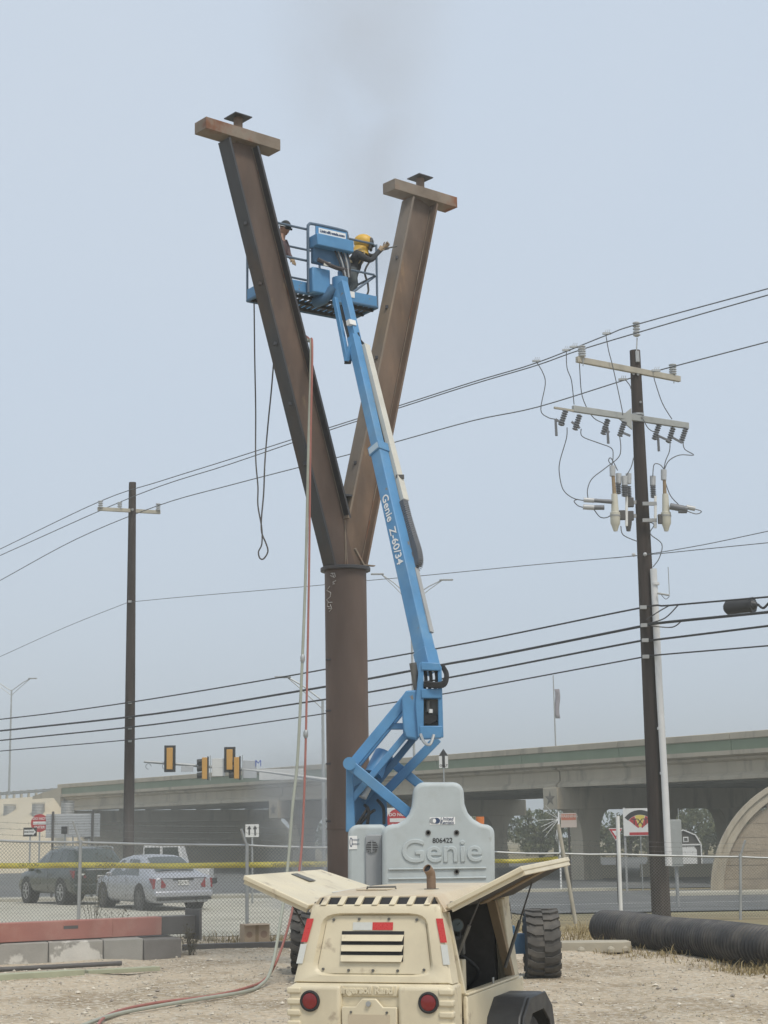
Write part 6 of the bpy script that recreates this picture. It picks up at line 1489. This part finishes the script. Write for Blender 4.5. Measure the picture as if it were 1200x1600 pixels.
# ------------------------------------------------------------------ people on the platform
M_skin = mat('skin', (.38, .215, .15), .6, var=.06, vscale=20); M_jack = mat('dark_work_jacket', (.035, .037, .042), .85, var=.2, vscale=12, bump=.3, bscale=25)
M_jean = mat('grey_work_trousers', (.085, .10, .105), .85, var=.2, vscale=12, bump=.3, bscale=25); M_boot = mat('brown_boot', (.06, .04, .03), .7, var=.1)
M_hood = mat('yellow_welding_hood', (.62, .37, .045), .5, var=.1, vscale=9); M_black = mat('black_cap_cloth', (.018, .02, .022), .8, var=.1)
M_shirt = mat('dusty_red_shirt', (.115, .075, .078), .85, var=.2, vscale=12, bump=.3, bscale=25); M_strap = mat('tan_harness_strap', (.42, .34, .20), .8, var=.1); M_glove = mat('tan_glove', (.33, .24, .15), .8, var=.12)
def person(label, J, mats, loc):
    # J: joint dictionary in world space; one continuous skinned body, coloured by region
    t = thing('person', label, 'person', loc)
    verts = []; edges = []; rad = []; reg = []
    def add(p, r, par, rg):
        verts.append(Vector(p) - Vector(loc)); rad.append(r); reg.append(rg)
        if par is not None: edges.append((par, len(verts) - 1))
        return len(verts) - 1
    pel = add(J['pelvis'], .135, None, 'leg')
    sp1 = add(J['pelvis'].lerp(J['chest'], .5), .125, pel, 'top'); ch = add(J['chest'], .145, sp1, 'top')
    co = add(J['chest'].lerp(J['neck'], .72), .085, ch, 'top'); nk = add(J['neck'], .058, co, 'skin'); hd = add(J['neck'].lerp(J['head'], .55), .062, nk, 'skin')
    for s_ in ('l', 'r'):
        sh = add(J['sh_' + s_], .075, ch, 'top'); el = add(J['el_' + s_], .050, sh, 'top'); wr_ = add(J['wr_' + s_], .032, el, 'top')
        pd = (J['wr_' + s_] - J['el_' + s_]).normalized(); pm = add(J['wr_' + s_] + pd * .05, .036, wr_, 'hand'); pk = add(J['wr_' + s_] + pd * .085, .034, pm, 'hand')
        sd = pd.cross(J['palm_' + s_]).normalized(); cl = J['palm_' + s_].normalized()
        for i, (o, ln) in enumerate(((-.030, .060), (-.010, .070), (.010, .066), (.030, .052))):
            a_ = add(J['wr_' + s_] + pd * .105 + sd * o, .0095, pk, 'hand'); b_ = add(J['wr_' + s_] + pd * (.105 + ln * .42) + sd * o + cl * .026, .009, a_, 'hand'); add(J['wr_' + s_] + pd * (.105 + ln * .10) + sd * o + cl * .058, .008, b_, 'hand')
        th = add(J['wr_' + s_] + pd * .06 + sd * -.045 + cl * .012, .011, pm, 'hand'); add(J['wr_' + s_] + pd * .095 + sd * -.055 + cl * .035, .009, th, 'hand')
        hp = add(J['hip_' + s_], .098, pel, 'leg'); kn = add(J['kn_' + s_], .066, hp, 'leg'); an = add(J['an_' + s_], .045, kn, 'leg'); add(J['toe_' + s_], .040, an, 'boot')
    me = bpy.data.meshes.new('body'); me.from_pydata([tuple(v) for v in verts], edges, [])
    o = bpy.data.objects.new('tmp', me); C.objects.link(o)
    sk = o.modifiers.new('skin', 'SKIN'); sk.use_smooth_shade = True
    for i, sv in enumerate(me.skin_vertices[0].data): sv.radius = (rad[i], rad[i]); sv.use_root = (i == 0)
    ss_ = o.modifiers.new('sub', 'SUBSURF'); ss_.levels = 1; ss_.render_levels = 1
    dg = bpy.context.evaluated_depsgraph_get(); m2 = bpy.data.meshes.new_from_object(o.evaluated_get(dg)); bpy.data.objects.remove(o)
    m2.materials.clear(); order = ['top', 'leg', 'skin', 'hand', 'boot']
    for k in order: m2.materials.append(mats[k])
    segs = [(verts[a], verts[b], reg[b]) for a, b in edges]
    for f in m2.polygons:
        c = f.center; best = None
        for a, b, rg in segs:
            ab = b - a; tt_ = max(0, min(1, (c - a).dot(ab) / max(1e-9, ab.length_squared))); d = (a + ab * tt_ - c).length
            if best is None or d < best[0]: best = (d, rg)
        f.material_index = order.index(best[1]); f.use_smooth = True
    b = bpy.data.objects.new('body', m2); C.objects.link(b); b.parent = t
    # head: skull with brow, nose, chin, ears
    H_ = J['head'] - Vector(loc); fw = J['face'].normalized(); up = (V(0, 0, 1) - fw * fw.z).normalized(); rt = fw.cross(up)
    mb = MB(); n_, m_ = 20, 14
    for i in range(m_ + 1):
        th = math.pi * i / m_
        for k in range(n_):
            ph = 2 * math.pi * k / n_
            x, y, z = math.sin(th) * math.cos(ph), math.sin(th) * math.sin(ph), math.cos(th)      # y = forward
            sx, sy, sz = .076, .096, .118
            if z < -.1: sx *= 1 - .28 * (-z - .1); sy *= 1 - .06 * (-z)
            q = V(x * sx, y * sy, z * sz)
            if y > .6 and abs(x) < .28 and -.42 < z < .12: q.y += .022 * (1 - abs(x) / .28) * (1 if z < -.1 else .5)
            if y > .6 and .15 < z < .32: q.y += .006
            if y > .5 and z < -.75: q.y += .012
            if y > .7 and abs(abs(x) - .38) < .2 and -.02 < z < .15: q.y -= .008
            mb.v.append(H_ + rt * q.x + fw * q.y + up * q.z)
    mb.f = [(i * n_ + k, i * n_ + (k + 1) % n_, (i + 1) * n_ + (k + 1) % n_, (i + 1) * n_ + k) for i in range(m_) for k in range(n_)]
    hdm = mb.build('head', mats['skin'], t, smooth=80)
    for s_ in (-1, 1):
        MB().sphere(H_ + rt * s_ * .078 - up * .005 - fw * .005, .026, 8, 6, (.5, 1, 1.1)).build('ear', mats['skin'], hdm)
        MB().sphere(H_ + rt * s_ * .030 + fw * .084 + up * .012, .011, 8, 6).build('eye', M_black, hdm)
    MB().box(H_ + fw * .088 - up * .058, (.04, .01, .008), Matrix((rt, fw, up)).transposed()).build('mouth', mat('lip', (.25, .11, .09), .6, var=0), hdm)
    return t, H_, fw, up, rt, hdm
def dome(H_, fw, up, rt, r, m, name, par, cut=-.1, sc=(1, 1.15, 1.1), n_=20, m_=10, fwd=0.0):
    mb = MB(); 
    for i in range(m_ + 1):
        th = (math.pi / 2 - cut) * i / m_
        for k in range(n_):
            ph = 2 * math.pi * k / n_; mb.v.append(H_ + rt * math.sin(th) * math.cos(ph) * r * sc[0] + fw * (math.sin(th) * math.sin(ph) * r * sc[1] + fwd) + up * math.cos(th) * r * sc[2])
    mb.f = [(i * n_ + k, i * n_ + (k + 1) % n_, (i + 1) * n_ + (k + 1) % n_, (i + 1) * n_ + k) for i in range(m_) for k in range(n_)]
    return mb.build(name, m, par, smooth=60)
# worker cutting at the right arm
pw = PP(.58, -.02, .02)
d0 = 26.45
Jn = dict(pelvis=at(549, 424, d0), chest=at(558, 402, d0 - .02), neck=at(564, 391.5, d0 - .02), head=at(567.5, 379.5, d0 - .02))
Jn.update(face=V(.93, -.12, -.16), sh_l=at(562, 396, d0 + .18), sh_r=at(560, 398.5, d0 - .20), el_l=at(583, 402, d0 + .16), el_r=at(580, 408, d0 - .16), wr_l=at(598, 388.5, d0 + .12), wr_r=at(592, 391.5, d0 - .04), palm_l=V(0, -1, -.1), palm_r=V(0, 1, -.1),
          hip_l=at(551, 428, d0 + .12), hip_r=at(549, 429, d0 - .12))
Jn['an_l'] = PP(.66, -.25, .12); Jn['an_r'] = PP(.50, .18, .12); Jn['toe_l'] = PP(.86, -.28, .07); Jn['toe_r'] = PP(.70, .20, .07)
Jn['kn_l'] = Jn['hip_l'].lerp(Jn['an_l'], .5) + V(.12, 0, .02); Jn['kn_r'] = Jn['hip_r'].lerp(Jn['an_r'], .5) + V(.12, 0, .02)
t, H_, fw, up, rt, hdm = person('worker in yellow welding hood leaning toward the right arm with a torch', Jn, dict(top=M_jack, leg=M_jean, skin=M_skin, hand=M_glove, boot=M_boot), tuple(pw))
hd_ = dome(H_ + up * .01, fw, up, rt, .138, M_hood, 'welding_hood', t, cut=-.70, sc=(.92, 1.18, 1.0))
MB().box(H_ + fw * .135 - up * .015, (.17, .05, .20), Matrix((rt, fw, up)).transposed()).build('face_shield', M_dgrey, hd_, bev=.02)
MB().box(H_ + fw * .163 + up * .01, (.11, .01, .06), Matrix((rt, fw, up)).transposed()).build('lens', M_black, hd_)
MB().lathe(H_ - up * .20 - fw * .02, up, [(0, .150), (.05, .135), (.12, .118)], 18, False).build('hood_cape', M_hood, hd_)
MB().tube([H_ - rt * .14 + up * .0, H_ + fw * .02 - rt * .145 + up * .05], .02, 8).build('hood_knob', M_black, hd_)
lw = Vector(pw)
for off_ in (-.12, .12):
    MB().tube(smooth_pts([Jn['neck'] - lw + V(-.02, off_, -.02), Jn['chest'] - lw + V(.12, off_ * .9, .02), Jn['pelvis'] - lw + V(.10, off_, .08)]), .018, 6).build('harness_strap', M_strap, t)
    MB().tube(smooth_pts([Jn['neck'] - lw + V(-.02, off_, -.02), Jn['chest'] - lw + V(-.13, off_ * .9, .02), Jn['pelvis'] - lw + V(-.12, off_, .08)]), .018, 6).build('harness_strap', M_strap, t)
MB().lathe(Jn['pelvis'] - lw + V(0, 0, .10), (0, 0, 1), [(0, .150), (.05, .150)], 18, False).build('tool_belt', M_strap, t)
tip = at(620, 384.5, 26.80); gr_ = at(590, 391.5, 26.42)
tq = thing('cutting_torch', 'dark cutting torch aimed at the right steel arm', 'torch', tuple(gr_))
MB().tube([gr_, gr_.lerp(tip, .55)], .024, 8).build('handle', M_dgrey, tq, True); MB().tube([gr_.lerp(tip, .5), tip], .013, 8).build('rod', M_mid, tq, True)
MB().tube(smooth_pts([gr_, at(578, 408, 26.4), at(570, 425, 26.4), at(575, 445, 26.4), at(572, 462, 26.4), PP(.6, .1, .03)]), .018, 6).build('lead', M_dgrey, tq, True)
# second worker behind the left arm
pw = PP(-.48, -.02, .02); d0 = 25.85
Jn = dict(pelvis=at(434, 420, d0 + .1), chest=at(436, 389, d0), neck=at(440, 371, d0), head=at(445, 357.5, d0))
Jn.update(face=V(.62, -.62, -.32), sh_l=at(446, 377, d0 + .12), sh_r=at(430, 379, d0 - .12), el_l=at(450, 396, d0 + .06), el_r=at(428, 402, d0 - .2), wr_l=at(456, 405, d0 - .08), wr_r=at(440, 410, d0 - .28), palm_l=V(0, -.3, -1), palm_r=V(0, -.3, -1), hip_l=at(437, 426, d0 + .2), hip_r=at(430, 427, d0 - .02))
Jn['an_l'] = PP(-.42, -.2, .12); Jn['an_r'] = PP(-.56, .12, .12); Jn['toe_l'] = PP(-.34, .0, .07); Jn['toe_r'] = PP(-.48, .32, .07)
Jn['kn_l'] = Jn['hip_l'].lerp(Jn['an_l'], .5) + V(.05, -.08, 0); Jn['kn_r'] = Jn['hip_r'].lerp(Jn['an_r'], .5) + V(.05, -.08, 0)
t, H_, fw, up, rt, hdm = person('worker in dark cap and sunglasses peering past the left arm', Jn, dict(top=M_shirt, leg=M_jean, skin=M_skin, hand=M_glove, boot=M_boot), tuple(pw))
cp2 = dome(H_ + up * .015, fw, up, rt, .105, M_black, 'cap', t, cut=.05, sc=(.88, 1.05, 1.2))
MB().prism([(-.07, .05), (.07, .05), (.06, .17), (0, .19), (-.06, .17)], H_ + up * .045, rt, fw, .012, up).build('cap_peak', M_black, cp2, bev=.003)
MB().box(H_ + fw * .098 + up * .012, (.145, .02, .036), Matrix((rt, fw, up)).transposed()).build('sunglasses', M_black, t, bev=.006)
MB().lathe(H_ + up * .03, up, [(0, .100), (.014, .100)], 20, False).build('cap_band', M_white, cp2)
# ------------------------------------------------------------------ air: smoke from the cutting and thin haze over everything
def vol_mat(name, col, dens, aniso=.1, noise_=None):
    m = bpy.data.materials.new(name); m.use_nodes = True; n = m.node_tree
    for k in list(n.nodes):
        if k.type != 'OUTPUT_MATERIAL': n.nodes.remove(k)
    out = [k for k in n.nodes if k.type == 'OUTPUT_MATERIAL'][0]
    v = n.nodes.new('ShaderNodeVolumePrincipled'); v.inputs['Color'].default_value = (*col, 1); v.inputs['Density'].default_value = dens; v.inputs['Anisotropy'].default_value = aniso
    n.links.new(v.outputs[0], out.inputs['Volume'])
    if noise_: noise_(n, v)
    return m
def box_obj(name, lo, hi, m):
    mb = MB().bb(lo[0], hi[0], lo[1], hi[1], lo[2], hi[2]); return mb.build(name, m, smooth=0)
HAZE = .0018
hz = box_obj('haze', (-440, -40, -3.0), (440, 660, 27.0), vol_mat('haze_air', (.91, .91, .82), HAZE, .2))
props(hz, 'thin even dusty haze filling the whole yard and road', 'haze', kind='stuff')

# brown-grey smoke drifting up from the torch: density fades from the axis, broken by noise
def plume(name, label, base, height, r0, r1, dens, col, lean, nscale, lo, hi):
    def nodes(n, v):
        L = n.links; tc = n.nodes.new('ShaderNodeTexCoord'); sp = n.nodes.new('ShaderNodeSeparateXYZ'); L.new(tc.outputs['Object'], sp.inputs[0])
        def mth(op, a, b=None):
            k = n.nodes.new('ShaderNodeMath'); k.operation = op
            for i, q in enumerate((a, b)):
                if q is None: continue
                if isinstance(q, (int, float)): k.inputs[i].default_value = q
                else: L.new(q, k.inputs[i])
            return k.outputs[0]
        f = mth('DIVIDE', sp.outputs[2], height)
        nz = n.nodes.new('ShaderNodeTexNoise'); nz.inputs['Scale'].default_value = nscale; nz.inputs['Detail'].default_value = 4; nz.inputs['Distortion'].default_value = .8; L.new(tc.outputs['Object'], nz.inputs['Vector'])
        wob = mth('MULTIPLY', mth('SUBTRACT', nz.outputs[0], .5), mth('MULTIPLY', f, r1 * 1.2))
        rr = mth('SQRT', mth('ADD', mth('POWER', mth('ADD', sp.outputs[0], wob), 2.0), mth('POWER', sp.outputs[1], 2.0)))
        rad = mth('ADD', mth('MULTIPLY', f, r1 - r0), r0)
        k = n.nodes.new('ShaderNodeMapRange'); k.interpolation_type = 'SMOOTHSTEP'; L.new(mth('DIVIDE', rr, rad), k.inputs[0]); k.inputs[1].default_value = 1.0; k.inputs[2].default_value = 0.1; k.inputs[3].default_value = 0; k.inputs[4].default_value = 1
        k2 = n.nodes.new('ShaderNodeMapRange'); L.new(nz.outputs[0], k2.inputs[0]); k2.inputs[1].default_value = lo; k2.inputs[2].default_value = hi
        thin = mth('DIVIDE', r0 * dens * 1.0, rad)
        ends = n.nodes.new('ShaderNodeMapRange'); L.new(f, ends.inputs[0]); ends.inputs[1].default_value = 1.0; ends.inputs[2].default_value = .7
        L.new(mth('MULTIPLY', mth('MULTIPLY', mth('MULTIPLY', k.outputs[0], k2.outputs[0]), thin), ends.outputs[0]), v.inputs['Density'])
    m = vol_mat(name, col, dens, .1, nodes)
    mb = MB().lathe((0, 0, 0), (0, 0, 1), [(0, r0 * 1.05), (height * .33, r0 + (r1 - r0) * .38), (height * .66, r0 + (r1 - r0) * .70), (height, r1 * 1.05)], 16)
    o = mb.build(name, m, smooth=0); o.location = base; o.rotation_euler = lean
    props(o, label, 'smoke', kind='stuff'); return o
pt = at(606, 400, 26.75)
plume('cutting_smoke', 'faint brown smoke plume rising from the torch past the right arm', tuple(pt - V(.35, -.3, .3)), 10.5, 1.0, 3.6, .55, (.99, .93, .865), (0, .02, 0), .50, .30, .68)
pt = at(492, 1420, 30.2)
plume('drifting_smoke', 'pale smoke drifting low behind the steel column base', tuple(pt), 3.0, 1.15, 1.5, 1.0, (.97, .97, .95), (0, 0, 0), .9, .32, .62)

pt = atz(200, 1500, 0)
plume('yard_dust_veil', 'thin pale dust low over the left yard, partly standing for windscreen reflection', (pt.x, pt.y - 1.5, -.1), 3.2, 3.6, 3.9, .055, (.93, .90, .82), (0, 0, 0), .5, .28, .60)  # dust volume partly stands in for the veil reflected in the windscreen
